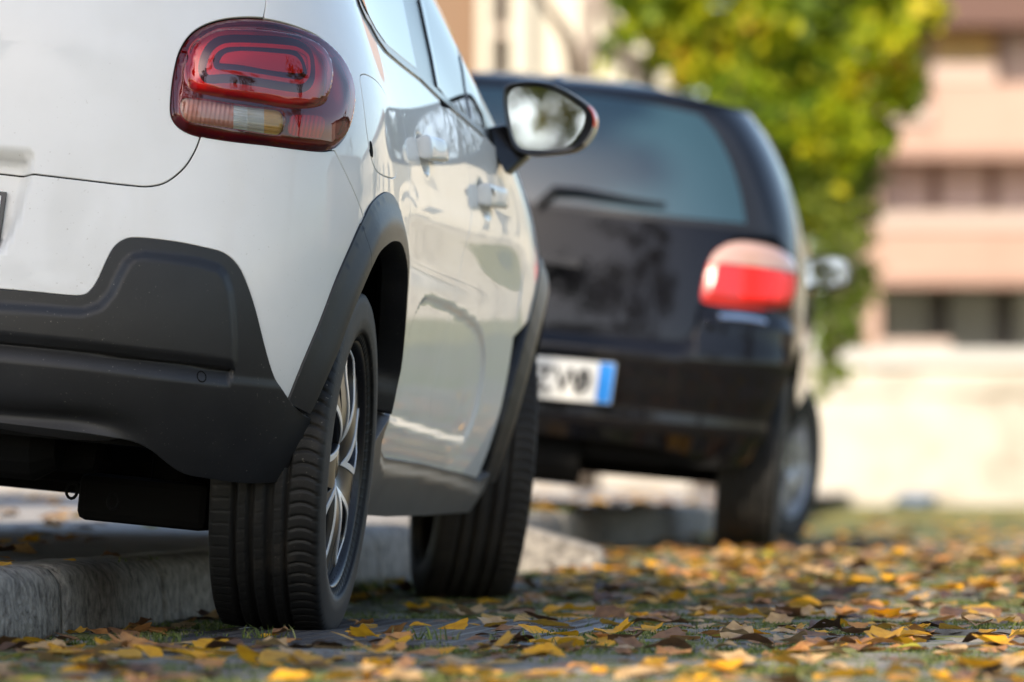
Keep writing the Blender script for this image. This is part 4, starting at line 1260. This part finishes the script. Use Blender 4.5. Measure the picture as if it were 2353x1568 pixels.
# ------------------------------------------------------------------ the black hatchback
K_ROWS = [(.22,.73,-.46,2.9),(.30,.78,-.53,2.98),(.42,.81,-.565,3.02),(.55,.825,-.575,3.03),(.68,.830,-.555,3.0),(.80,.828,-.53,2.92),(.90,.818,-.505,2.75),(1.0,.795,-.475,2.45),
 (1.10,.76,-.435,2.2),(1.2,.715,-.39,1.98),(1.28,.665,-.335,1.75),(1.35,.615,-.27,1.5),(1.395,.54,-.17,1.2),(1.42,.38,-.03,1.0),(1.430,.2,.2,.8),(1.432,0,.4,.6)]
K_COLS = [(0,'r',0),(.30,'r',.006),(.55,'r',.024),(.77,'r',.075),(.92,'r',.18),(.985,'r',.34),(1.0,'r',.55),
 (.995,'f',.25),(.99,'f',.36),(.99,'f',.47),(.99,'f',.59),(.99,'f',.71),(.97,'f',.81),(.91,'f',.89),(.78,'f',.945),(.58,'f',.978),(.3,'f',.995),(0,'f',1.0)]
KM = car_matrix((.79, 0, 0), (.800, 16.6, .060), 4.3, 5.2)
C2 = Body(K_ROWS, K_COLS, KM)
car2 = empty('hatchback_car', mat=KM)
tag(car2, 'black hatchback parked beyond the white car, out of focus, blue-edged number plate', 'car')
m_bpaint = M_('black_paint', (.004,.004,.0055), .5, coat=.7, coat_rough=.015, spec=.0)
m_bglass = M_('rear_glass', (.02,.05,.066), .02, spec=1.0); P(m_bglass).inputs['IOR'].default_value = 1.5
uk = C2.uz; UK = C2.umax
RWIN = smooth(uk([(1636,268),(1672,300),(1705,352),(1738,430),(1760,500),(1772,540)]), 3) + uk([(1700,532),(1560,515),(1400,497),(1240,482)]) + [(0, None)]
zb = RWIN[-2][1]; ztop = RWIN[0][1]
TOPW = uk([(1560,240),(1450,222),(1330,208)])
RWIN = [(0.0, zb - .01)] + RWIN[:-1][::-1] + TOPW + [(0.0, TOPW[-1][1] + .006)]
LMP = smooth(uk([(1612,688),(1618,640),(1632,595),(1655,570),(1690,557),(1740,560),(1790,575),(1822,602),(1826,640),(1820,685),(1808,707),(1760,712),(1700,708),(1640,700)]), 3, True)
TGG = uk([(1605,704),(1600,745),(1585,775),(1560,785),(1450,775),(1230,752)])
zg = TGG[-1][1]
low_b = [(0, .30), (.62, .30), (.78, .26)]
arc = [(.0 + .36*math.cos(t), .29 + .36*math.sin(t)) for t in np.linspace(PI - .05, .05, 19)]
arc2 = [(2.37 + .36*math.cos(t), .29 + .36*math.sin(t)) for t in np.linspace(PI - .05, .05, 19)]
A1 = C2.yz(arc); A2 = C2.yz(arc2)
BSEAM = C2.yz([(-.30,.62),(-.33,.50),(-.345,.32)])
# tailgate, bumper, flanks
TOPG = uk([(1648,262)])[0]
tgp = [(0.0, zg - .012)] + TGG[::-1] + [uk([(1612,700)])[0], uk([(1618,640)])[0], uk([(1640,580)])[0], uk([(1690,548)])[0]] + uk([(1785,548),(1770,480),(1740,395),(1700,315),(1660,262)]) + [(.30, 1.345), (0, 1.35)]
t2 = panel('tailgate', C2, tgp, m_bpaint, car2, centre=True, gap=.003, h=.02)
panel('window_border', C2, RWIN, m_trim, t2, off=.003, centre=True, gap=0, flange=.004, h=.02)
G_ = smooth(uk([(1605,266),(1640,304),(1672,362),(1696,432),(1712,515)]), 3) + uk([(1560,500),(1400,482),(1240,466)])
panel('rear_window', C2, [(0.0, G_[-1][1] - .008)] + G_[::-1] + uk([(1500,243),(1400,228),(1330,220)]) + [(0.0, uk([(1330,220)])[0][1] + .004)], m_bglass, t2, off=.0042, centre=True, gap=0, flange=.003, h=.02)
zq = np.array(sorted(TGG)); crel = lambda U, Z: .026 * sstep(np.interp(U, [0] + [q[0] for q in sorted(TGG)] + [1.2], [zg - .012] + [q[1] for q in sorted(TGG)] + [TGG[0][1]]) - Z, .0, .055) * (1 - sstep(U, .85, 1.0)) + .012 * np.exp(-((Z - .56) / .05)**2) + .010 * np.exp(-((Z - .36) / .03)**2) - .008 * np.exp(-((Z - .41)/.03)**2)
bmp = [(0.0, zg - .012)] + TGG[::-1] + uk([(1640,702),(1760,714),(1812,712)]) + BSEAM + [(.80, .27), (.70, .262), (.45, .30), (0, .31)]
b2 = panel('rear_bumper', C2, bmp, m_bpaint, car2, off=crel, centre=True, gap=.002, h=.018)
LR = uk([(1812,712),(1826,640),(1822,602),(1785,548)])
flank = LR[::-1][:0] + LR + uk([(1770,480),(1740,395),(1700,315),(1660,262)]) + [(.30, 1.345)] + [(UK*.5, 1.345), (UK - .55, 1.345), (UK - .5, 1.02)] + C2.yz([(2.45,.98),(2.85,.75),(2.80,.28)]) + A2[::-1] + C2.yz([(1.95,.24),(.42,.24)]) + A1[::-1] + BSEAM[::-1][1:]
pair('body_side', C2, flank, m_bpaint, car2, gap=.002, h=.03, step=.02)
gs = C2.yz([(.05,.99),(.45,.96),(1.0,.95),(1.75,.95)]); gt = [(gs[-1][0] - .25, 1.31), (gs[0][0] + .22, 1.31)]
pair('side_windows', C2, gs + gt, m_bglass, car2, off=.002, gap=0, flange=.004, h=.04)
for nm, poly, mt in (('front_bumper', C2.yz([(2.80,.28),(2.85,.75)]) + [(UK, .72), (UK, .26)], m_bpaint), ('bonnet', C2.yz([(2.85,.75),(2.45,.98)]) + [(UK-.3, 1.03), (UK, 1.03), (UK, .72)], m_bpaint),
                     ('windscreen', [(UK, 1.03), (UK-.5, 1.03), (UK-.55, 1.34), (UK, 1.345)], m_bglass), ('roof', [(0, 1.352), (UK*.5, 1.352), (UK, 1.352), (UK, 1.4305), (0, 1.4305)], m_bpaint)):
    a = panel(nm, C2, poly, mt, car2, h=.04, step=.02); b = panel(nm, C2, poly, mt, car2, h=.04, step=.02, mirror=True)
    bm = bmesh.new(); bm.from_mesh(a.data); bm.from_mesh(b.data); bm.to_mesh(a.data); bm.free(); bpy.data.objects.remove(b)
sl = [(0,.34),(.8,.34)] + A1 + C2.yz([(.5,.26),(1.9,.26)]) + A2 + C2.yz([(2.8,.3)]) + [(UK,.3),(UK,1.335),(0,1.335)]
panel('inner_shell', C2, sl, m_black, car2, off=-.02, gap=0, flange=0, h=.08, step=.05, centre=True)
MB().box((-.62,-.44,.24),(.62,-.28,.42)).box((-.66,.40,.19),(.66,1.95,.30)).box((-.45,-.30,.22),(.45,.40,.32)).build('floor_pan', m_under, car2)
MB().tube([(-.62,0,.26),(.62,0,.26)], .05, 8).build('axle_beam', m_under, car2)
MB().tube([(-.30,-.38,.24),(.20,-.38,.24)], .09, 12).build('exhaust_silencer', m_under, car2)
for s in (1, -1):
    for wy in (0, 2.37):
        V = []; F = []
        for i in range(19):
            t = .05 + (PI - .1) * i / 18
            for x in (.74, .50): V.append((s*x, wy + .365*math.cos(t), .29 + .365*math.sin(t)))
        for i in range(18): F.append((2*i, 2*i+1, 2*i+3, 2*i+2))
        V.append((s*.5, wy, .29)); c = len(V)-1
        for i in range(18): F.append((2*i+1, c, 2*i+3))
        obj('wheel_house', mesh('wheel_house', V, F, m_black, True), car2)
# lamps
m_l_red = M_('lamp_plain_red', (.80,.010,.004), .35, coat=.3); m_l_pink = M_('lamp_rose', (.42,.02,.018), .2, coat=.4); m_l_white = M_('lamp_frosted', (.42,.27,.23), .10, coat=.8)
def lamp2(mir):
    lp = np.array(LMP); u0, u1 = lp[:, 0].min(), lp[:, 0].max(); z0, z1 = lp[:, 1].min(), lp[:, 1].max()
    off = lambda U, Z: .002 + .014 * sstep(sdist(U, Z, LMP), 0, .03)
    b = panel('tail_lamp', C2, LMP, m_l_pink, car2, off=off, gap=.001, flange=.012, h=.012, step=.008, mirror=mir)
    zs = z0 + .62 * (z1 - z0)
    def clipz(p, lo, hi): return [(u, z) for z, u in [(a, c) for c, a in [(q[1], q[0]) for q in clip_u([(z, u) for u, z in p], lo, hi)]]] if False else [(q[1], q[0]) for q in clip_u([(z, u) for u, z in p], lo, hi)]
    up = clipz(LMP, zs, 9)
    panel('clear_top', C2, up, m_l_white, b, off=lambda U, Z: off(U, Z) + .0035, gap=.002, flange=.003, h=.012, step=.008, mirror=mir)
    for k, (a, c) in enumerate(((.30, .57), (.60, .90))):
        seg = clip_u(clipz(LMP, z0 + .10*(z1-z0), zs - .008), u0 + a*(u1-u0), u0 + c*(u1-u0))
        panel('brake_light', C2, seg, m_l_red, b, off=lambda U, Z: off(U, Z) + .004, gap=.003, flange=.004, h=.012, step=.008, mirror=mir)
lamp2(False); lamp2(True)
trim = uk([(1648,722),(1690,722),(1720,726),(1752,735),(1752,745),(1715,738),(1650,733)])
panel('chrome_insert', C2, trim, m_chrome, b2, off=lambda U, Z: crel(U, Z) + .006, gap=0, flange=.004, h=.012)
# plate
pz = uk([(1236,818),(1414,836),(1416,921),(1232,901)], .044)
pR = pz[1]; hh_ = .11
z1_, z0_ = pR[1], pR[1] - .112; uR = pR[0]; uL = uR - .52
m_blue = M_('plate_blue', (.01,.20,.62), .4)
plate = panel('number_plate', C2, [(uL, z0_), (uR, z0_), (uR, z1_), (uL, z1_)], m_white, car2, off=.046, gap=0, flange=.006)
panel('plate_band', C2, [(uR - .046, z0_ + .002), (uR - .002, z0_ + .002), (uR - .002, z1_ - .002), (uR - .046, z1_ - .002)], m_blue, plate, off=.0472, gap=0, flange=.001)
panel('plate_band', C2, [(uL + .002, z0_ + .002), (uL + .046, z0_ + .002), (uL + .046, z1_ - .002), (uL + .002, z1_ - .002)], m_blue, plate, off=.0472, gap=0, flange=.001)
panel('plate_frame', C2, [(uL - .01, z0_ - .01), (uR + .01, z0_ - .01), (uR + .01, z1_ + .01), (uL - .01, z1_ + .01)], m_black, plate, off=.042, gap=0, flange=.008)
m_ink = M_('plate_ink', (.02,.02,.022), .5)
def letters(txt, u_end, z0, hgt, spacing):
    """characters whose right end sits at u_end"""
    for k, ch in enumerate(txt):
        if ch == ' ': continue
        cu = bpy.data.curves.new('plate_letter', 'FONT'); cu.body = ch; cu.size = hgt * 1.38; cu.extrude = .0006; cu.offset = .002
        tmp = bpy.data.objects.new('t', cu); col.objects.link(tmp)
        me = bpy.data.meshes.new_from_object(tmp.evaluated_get(bpy.context.evaluated_depsgraph_get())); bpy.data.objects.remove(tmp)
        u = u_end - (len(txt) - k) * spacing
        v = np.zeros(len(me.vertices) * 3); me.vertices.foreach_get('co', v); v = v.reshape(-1, 3)
        w = C2.pos(u + v[:, 0] * .92, z0 + v[:, 1], .0475) + C2.nrm(u + v[:, 0] * .92, z0 + v[:, 1]) * v[:, 2:3]
        me.vertices.foreach_set('co', w.ravel()); me.materials.clear(); me.materials.append(m_ink); me.update()
        obj('plate_letter', me, plate)
letters('ZW9', uR - .045, z0_ + .02, .072, .066)
# wiper, handle recess, door mirror, leaf stuck on the glass
wp = uk([(1238,470),(1275,437),(1330,440),(1400,452),(1460,462),(1530,470)], .02)
MB().tube([tuple(C2.pos(np.array([u]), np.array([z]), .022)[0]) for u, z in wp], [.012,.014,.011,.009,.007,.005], 8).build('wiper', m_trim, t2)
hn = uk([(1240,585),(1330,600),(1330,618),(1240,604)]); panel('boot_handle', C2, hn, m_trim, t2, off=.012, gap=0, flange=.012)
def mir2(s):
    inv_ = KM.inverted(); o_ = inv_ @ Vector((0, 0, CAMH))
    def on(px, py, y):
        dd = inv_.to_3x3() @ Vector(ray_dir(px, py)); k = (y - o_.y) / dd.y; return o_ + dd * k
    out = smooth([(1850,600),(1870,588),(1905,584),(1940,592),(1957,612),(1958,640),(1945,656),(1910,663),(1870,662),(1852,648)], 3, True)
    P0 = np.array([on(x, y, 1.50) for x, y in out]); c = P0.mean(0); n = len(P0); V = []; F = []
    rings = [(.97, .006), (1.0, 0), (1.03, .03), (.95, .07), (.7, .095), (.3, .10)]
    for sc, dy in rings:
        for p in P0: q = c + (p - c) * sc; V.append((s*q[0], q[1] + dy, q[2]))
    for k in range(len(rings)-1):
        for i in range(n):
            j = (i+1) % n; F.append((k*n+i, (k+1)*n+i, (k+1)*n+j, k*n+j))
    F.append(tuple((len(rings)-1)*n+i for i in range(n)))
    if s < 0: F = [f[::-1] for f in F]
    h_ = obj('door_mirror', mesh('door_mirror', V, F, m_trim, True), car2)
    V = [(s*(c + (p-c)*.86)[0], (c + (p-c)*.86)[1] + .004 + .08 * ((c + (p-c)*.86)[2] - c[2]), (c + (p-c)*.86)[2]) for p in P0]
    obj('mirror_glass', mesh('mirror_glass', V, [tuple(range(n))[::-1] if s > 0 else tuple(range(n))], m_mirror), h_)
    V = [(s*(c + (p-c)*.96)[0], c[1] + .014, (c + (p-c)*.96)[2]) for p in P0]
    obj('mirror_surround', mesh('mirror_surround', V, [tuple(range(n))[::-1] if s > 0 else tuple(range(n))], m_trim), h_)
    MB().box((s*.78 if s > 0 else -c[0], c[1] + .02, c[2] - .03), (c[0] if s > 0 else -.78, c[1] + .06, c[2] + .01)).build('mirror_arm', m_trim, h_)
mir2(1); mir2(-1)
# wheels with grey plastic covers
m_cover = M_('wheel_cover_silver', (.42,.42,.43), .32, metal=.6); m_cover2 = M_('wheel_cover_edge', (.50,.50,.50), .3, metal=.6)
tk = tyre_mesh('tyre', .29, .185, .188, m_rubber, npitch=60, sub=8)
for (x, y, rz) in ((.705, 0, 0), (.705, 2.37, rad(-17)), (-.705, 0, PI), (-.705, 2.37, PI - rad(17))):
    alloy_wheel(car2, (x, y, .281), rz, tk, .185, .188, face_mats=(m_cover, m_cover2), spin=.4)

# ------------------------------------------------------------------ fallen leaves
def fallen_mat(name, c, c2, trans=.35):
    m = bpy.data.materials.new(name); m.use_nodes = True; t = m.node_tree; pr = P(m)
    tc = N(m, 'ShaderNodeTexCoord'); n1 = N(m, 'ShaderNodeTexNoise'); n1.inputs['Scale'].default_value = 60; n1.inputs['Detail'].default_value = 6
    g = N(m, 'ShaderNodeNewGeometry'); L(m, g.outputs['Position'], n1.inputs[0])
    r = N(m, 'ShaderNodeValToRGB'); e = r.color_ramp.elements; e[0].position = .36; e[0].color = (*c2, 1); e[1].position = .56; e[1].color = (*c, 1)
    L(m, n1.outputs[0], r.inputs[0]); L(m, r.outputs[0], pr.inputs['Base Color'])
    pr.inputs['Roughness'].default_value = .55; pr.inputs['Specular IOR Level'].default_value = .35
    b = N(m, 'ShaderNodeBump'); b.inputs['Strength'].default_value = .5; b.inputs['Distance'].default_value = .003; L(m, n1.outputs[0], b.inputs['Height']); L(m, b.outputs[0], pr.inputs['Normal'])
    tl = N(m, 'ShaderNodeBsdfTranslucent'); L(m, r.outputs[0], tl.inputs[0]); mx = N(m, 'ShaderNodeMixShader'); mx.inputs[0].default_value = trans
    L(m, pr.outputs[0], mx.inputs[1]); L(m, tl.outputs[0], mx.inputs[2]); L(m, mx.outputs[0], t.nodes['Material Output'].inputs[0])
    return m
LEAFM = [('bright yellow', fallen_mat('leaf_yellow', (.82,.42,.025), (.70,.32,.02)), .16), ('golden', fallen_mat('leaf_gold', (.58,.33,.05), (.46,.24,.04)), .14), ('pale tan', fallen_mat('leaf_tan', (.50,.33,.16), (.36,.22,.10), .2), .26),
         ('dry brown', fallen_mat('leaf_brown', (.22,.115,.055), (.14,.07,.035), .15), .24), ('dark brown', fallen_mat('leaf_dark', (.10,.052,.030), (.055,.03,.02), .1), .09), ('orange', fallen_mat('leaf_orange', (.52,.25,.08), (.38,.16,.05), .25), .15), ('yellow-green', fallen_mat('leaf_lime', (.42,.40,.05), (.55,.40,.04)), .02)]
lrng = random.Random(21)
def leaf_shape(kind, curl, seed):
    """one leaf about 1 unit long, folded along its midrib and curled; with a stalk"""
    r = random.Random(seed); V = []; F = []
    if kind == 'oval':
        ns, nc = 8, 4
        for i in range(ns + 1):
            s = i / ns; w = .40 * math.sin(PI * min(1, s * .96 + .04) ** .75) * (1 - .25*s) * (1 + (.045 if i % 2 else -.03)) + .004
            for j in range(-2, 3):
                q = j / 2; V.append((q * w, s - .5 + .02 * abs(q) * (1 if i % 2 else -1), 0))
        for i in range(ns):
            for j in range(nc): F.append((i*5+j, i*5+j+1, (i+1)*5+j+1, (i+1)*5+j))
    else:
        lob = [(0,.55),(17,.45),(32,.46),(50,.52),(68,.40),(84,.41),(104,.43),(126,.33),(150,.30),(172,.16)]
        ring = [(a, q) for a, q in lob] + [(-a, q) for a, q in lob[1:]][::-1]
        n = len(ring); V = [(0, -.02, 0)]
        for sc in (.55, 1.0):
            for a, q in ring: V.append((q * sc * math.sin(rad(a)), q * sc * math.cos(rad(a)), 0))
        for i in range(n):
            j = (i + 1) % n; F.append((0, 1+j, 1+i)); F.append((1+i, 1+j, 1+n+j, 1+n+i))
    # bending
    fold, bend, tw = curl * r.uniform(.3, 1.1), curl * r.uniform(-1.0, 1.4), curl * r.uniform(-.8, .8)
    out = []
    for x, y, z in V:
        z = fold * abs(x) * .9 + bend * (y * y) * .8 - .1 * bend + tw * x * y + curl * .10 * math.sin(9 * y + seed) * abs(x) * 2 + curl * r.uniform(-.018, .018)
        out.append((x, y * (1 - .12 * abs(bend)), z * .7))
    k = len(out); y0 = min(p[1] for p in out) if kind == 'oval' else -.1
    zz = [p[2] for p in out]
    out += [(-.008, y0 + .02, bend*.15), (.008, y0 + .02, bend*.15), (.012 + r.uniform(-.1,.1), y0 - r.uniform(.25, .4), r.uniform(0, .15))]; F.append((k, k+1, k+2))
    z0 = min(p[2] for p in out[:k]); out = [(x, y, z - z0) for x, y, z in out]
    return out, F
SHAPES = []
for k in range(16):
    kind = 'oval' if k % 5 != 3 else 'maple'; curl = [.16, .32, .5, .85, .42][k % 5]
    SHAPES.append((kind, curl) + leaf_shape(kind, curl, 40 + k))
leaf_meshes = {}
def leaf_me(si, mi):
    if (si, mi) not in leaf_meshes:
        leaf_meshes[(si, mi)] = mesh('fallen_leaf', SHAPES[si][2], SHAPES[si][3], LEAFM[mi][1], True)
    return leaf_meshes[(si, mi)]
wheels_xy = [(CM @ Vector((x, y, 0))).xy for x in (.734,) for y in (0, 2.54)] + [(KM @ Vector((.705, 0, 0))).xy]
def surf_z(x, y):
    """height of whatever lies under this point of the street: road, cover, kerb top or pavement"""
    kx = kline(y) if y <= 14.16 else float(np.interp(y, [14.16, 15.1, 17, 25, 60], [kline(14.16), .02, .30, 1.35, 4.0]))
    g = float(ground_z(y))
    if x < kx - .01: return g + KH + max(0, (kx - .155 - x) / 3 * .05)
    return g + (.0045 if in_cover((x, y)) else 0)
cand = []
def add_leaf(x, y, size, si, mi, tilt=None, yaw=None, lift=0):
    for w in wheels_xy:
        d = Vector((x, y)) - w; a = d.dot(Vector((KN.x, KN.y))); b = d.dot(Vector((KD.x, KD.y)))
        if abs(a) < .115 + size*.3 and abs(b) < .10 + size*.3: return
    kx = kline(y)
    if y < 14.1 and -.03 < x - kx < .035: x = kx + .05
    z = surf_z(x, y) + .002 + lift
    tilt = tilt if tilt is not None else abs(lrng.gauss(0, .14))
    Mx = Matrix.Translation((x, y, z)) @ Matrix.Rotation(lrng.uniform(0, 2*PI) if yaw is None else yaw, 4, 'Z') @ Matrix.Rotation(tilt, 4, 'X') @ Matrix.Rotation(lrng.gauss(0, .12), 4, 'Y') @ Matrix.Scale(size, 4)
    px = project(np.array([x, y, z]))
    cand.append((Mx, si, mi, px, y, x, size))
def pick_mat():
    q = lrng.random() * sum(m[2] for m in LEAFM)
    for i, m in enumerate(LEAFM):
        q -= m[2]
        if q <= 0: return i
    return 0
def scatter(n, y0, y1, x0, x1, smin=.042, smax=.086, power=1.0, lift=0):
    for k in range(n):
        y = y0 + (y1 - y0) * lrng.random() ** power; q = lrng.random(); hx = y * (IW / 2 + 120) / FPX
        x = max(-hx, x0) + (min(hx, x1) - max(-hx, x0)) * q
        add_leaf(x, y, lrng.uniform(smin, smax), lrng.randrange(16), pick_mat(), lift=lift)
scatter(190, 7.0, 8.6, -9, 9)
scatter(200, 8.6, 11.0, -.05, 9)
scatter(60, 8.3, 9.1, -1.1, .1)
scatter(190, 7.0, 10.5, -9, 9, .026, .05)
scatter(640, 10.8, 16.6, -.20, 9, .05, .092)
scatter(260, 12.5, 16.0, .1, 9, .045, .085, lift=.005)
scatter(260, 16.6, 22, -.5, 9, .05, .09)
scatter(160, 22, 34, -1, 9, .05, .09)
scatter(110, 9.3, 20, -9, -.9, .045, .08)
for k in range(700):   # beyond the edges of the picture
    y = lrng.uniform(6.2, 19); hx = y * (IW / 2 + 120) / FPX; add_leaf(hx + lrng.uniform(0, 2.0), y, lrng.uniform(.04, .085), lrng.randrange(16), pick_mat())
for k in range(75):   # drift along the foot of the kerb
    y = lrng.uniform(8.6, 13.0); add_leaf(kline(y) + lrng.uniform(.03, .16), y, lrng.uniform(.035, .075), lrng.randrange(16), lrng.choice((2,3,3,4,4,5,1)), tilt=lrng.uniform(.1, .9))
yel = 0
for (px, py, s, mi, si) in [(490,1478,.085,0,2),(465,1490,.07,0,6),(190,1508,.07,0,1),(120,1510,.075,2,5),(230,1490,.075,2,0),(330,1495,.07,0,12),(1045,1440,.085,0,0),(905,1450,.06,5,3),(800,1465,.07,1,10),(640,1460,.05,3,8),
        (1510,1410,.085,0,5),(1470,1375,.07,0,2),(1660,1390,.075,1,0),(1755,1408,.06,0,1),(1935,1425,.07,0,6),(2110,1365,.075,0,5),(2085,1330,.08,0,2),(1810,1325,.085,1,0),(2250,1340,.08,5,7),(1400,1410,.08,3,3),(1240,1420,.09,3,7),(1540,1455,.09,3,11),(1000,1390,.06,5,9),(1130,1400,.06,3,4)]:
    d = ray_dir(px, py + 12); 
    k = 9.0
    for it in range(12): k = (float(ground_z(k * d[1])) - CAMH) / d[2] if d[2] < 0 else k
    add_leaf(d[0]*k, d[1]*k, s, si, mi, tilt=lrng.uniform(.15, .5))
vis = [(c[6] / c[4], i) for i, c in enumerate(cand) if -30 < c[3][0] < IW + 30 and c[3][1] < IH + 25]
# leaves hidden under the near car do not count as shown
vis = [(q, i) for q, i in vis if not (cand[i][5] < kline(cand[i][4]) + .02)]
vis.sort(reverse=True); keep = set(i for q, i in vis[:296])
def place(px, y, x):
    c = min(4, max(0, int(px[0] / IW * 5)))
    if in_cover((x, y), .02): return 'on the iron drain cover ' + ('left of the tyre' if px[0] < 620 else 'right of the tyre')
    if y < 14 and x < kline(y) + .20: return 'in the drift at the foot of the kerb'
    if y < 8.1: return 'in the blurred foreground, ' + ['far left', 'left of centre', 'centre', 'right of centre', 'far right'][c]
    if y < 9.6: return ['by the kerb in front', 'in front of the rear tyre', 'beyond the drain cover', 'on paving, lower right', 'on paving near the right edge'][c]
    if y < 11.6: return 'on mossy paving ' + ['by the kerb', 'beside the rear tyre', 'before the front tyre', 'before the black car', 'at the right edge'][c]
    return 'in the leaf band ' + ('between the two cars' if px[0] < 1560 else 'before the black car' if px[0] < 1900 else 'at the right edge')
bv = {}
for i, (Mx, si, mi, px, y, x, size) in enumerate(cand):
    kind, curl = SHAPES[si][0], SHAPES[si][1]
    if i in keep:
        o = obj('fallen_leaf', leaf_me(si, mi)); o.matrix_world = Mx
        form = {'oval': 'toothed', 'maple': 'lobed'}[kind] + (' curled' if curl > .45 else ' wavy' if curl > .3 else ' flat')
        tag(o, f"{'small' if size < .05 else 'large' if size > .066 else 'medium'} {LEAFM[mi][0]} {form} leaf {place(px, y, x)}", 'leaf', 'fallen autumn leaves on the street')
    else:
        bv.setdefault(mi, ([], []))
        v, f = bv[mi]; b0 = len(v); v += [tuple(Mx @ Vector(p)) for p in SHAPES[si][2]]; f += [tuple(q + b0 for q in p) for p in SHAPES[si][3]]
_same = {}
for o in [o for o in col.objects if o.get('category') == 'leaf']: _same.setdefault(o['label'], []).append(o)
for lb_, os_ in _same.items():
    os_.sort(key=lambda o: project(np.array(o.matrix_world.translation))[0])
    n_ = len(os_); nm = {2: ['left of two', 'right of two'], 3: ['left of three', 'middle of three', 'right of three']}.get(n_, ['%s from left' % w for w in ('first', 'second', 'third', 'fourth', 'fifth', 'sixth', 'seventh', 'eighth', 'ninth', 'tenth')] + ['farther right'] * 40)
    if n_ > 1:
        for o, w in zip(os_, nm):
            t_ = lb_ + ', ' + w
            for cut in ('toothed ', 'lobed ', 'medium ', 'large ', 'small ', 'iron '):
                if len(t_.replace('-', ' ').split()) > 16: t_ = t_.replace(cut, '', 1)
            o['label'] = t_
V = []; F = []; MI = []
for mi, (v, f) in bv.items():
    b0 = len(V); V += v; F += [tuple(q + b0 for q in p) for p in f]; MI += [mi] * len(f)
me = mesh('leaf_litter', V, F, None, True)
for m in LEAFM: me.materials.append(m[1])
me.polygons.foreach_set('material_index', MI)
o = obj('leaf_litter', me); tag(o, 'scatter of small yellow and brown autumn leaves over the street', 'leaf litter', kind='stuff')

# ------------------------------------------------------------------ moss and grass between the stones
m_blade = leaf_mat('grass_blades', [(0,(.05,.075,.015)),(.5,(.10,.14,.025)),(.8,(.20,.24,.05)),(1,(.34,.30,.14))], .4)
rs_ = np.random.RandomState(8)
def blades(name, cen, per, spread, hgt, label):
    V = []; F = []; rn = []
    for (x, y, k) in cen:
        for i in range(int(per * k)):
            a = rs_.uniform(0, 2*PI); q = spread * k * math.sqrt(rs_.rand()) ; bx, by = x + q*math.cos(a)*1.6, y + q*math.sin(a)
            h = hgt * rs_.uniform(.4, 1.3) * (k ** .5); l = rs_.uniform(-.9, .9, 2) * h; w = .0011 + .0012 * rs_.rand(); t = rs_.uniform(0, PI)
            z = surf_z(bx, by) - .004; b0 = len(V); dx, dy = math.cos(t)*w, math.sin(t)*w
            V += [(bx-dx, by-dy, z), (bx+dx, by+dy, z), (bx+dx*.7+l[0]*.4, by+dy*.7+l[1]*.4, z+h*.65), (bx-dx*.7+l[0]*.4, by-dy*.7+l[1]*.4, z+h*.65), (bx+l[0], by+l[1], z+h)]
            F += [(b0, b0+1, b0+2, b0+3), (b0+3, b0+2, b0+4)]; rn += [rs_.rand()] * 5
    me = mesh(name, V, F, m_blade, True); at = me.attributes.new('rnd', 'FLOAT', 'POINT'); at.data.foreach_set('value', np.array(rn, np.float32))
    o = obj(name, me); tag(o, label, 'grass', kind='stuff'); return o
cen = []
for k in range(2300):
    y = 7.0 + 9.5 * rs_.rand(); hx = y * (IW/2 + 60) / FPX; x = rs_.uniform(max(-hx, kline(y) + .03 if y < 14 else .1), hx)
    nz = math.sin(x*5.1 + 1.3*math.sin(y*2.3)) + math.sin(y*3.7 + x*2.1)
    if nz < -.6 or in_cover((x, y), -.0): continue
    cen.append((x, y, rs_.uniform(.4, 1.2)))
blades('moss_and_grass', cen, 52, .055, .0095, 'short moss and grass growing in the paving joints')
cen2 = [(kline(y) + .05, y, 1.6) for y in (12.55, 12.7, 12.85, 12.62)] + [(-.42, 9.2, .8), (-.60, 8.95, .9), (-.15, 9.1, 1.0), (.02, 9.0, .9)]
blades('grass_tuft', cen2, 46, .045, .026, 'fresh green grass tufts at the foot of the kerb and by the drain cover')
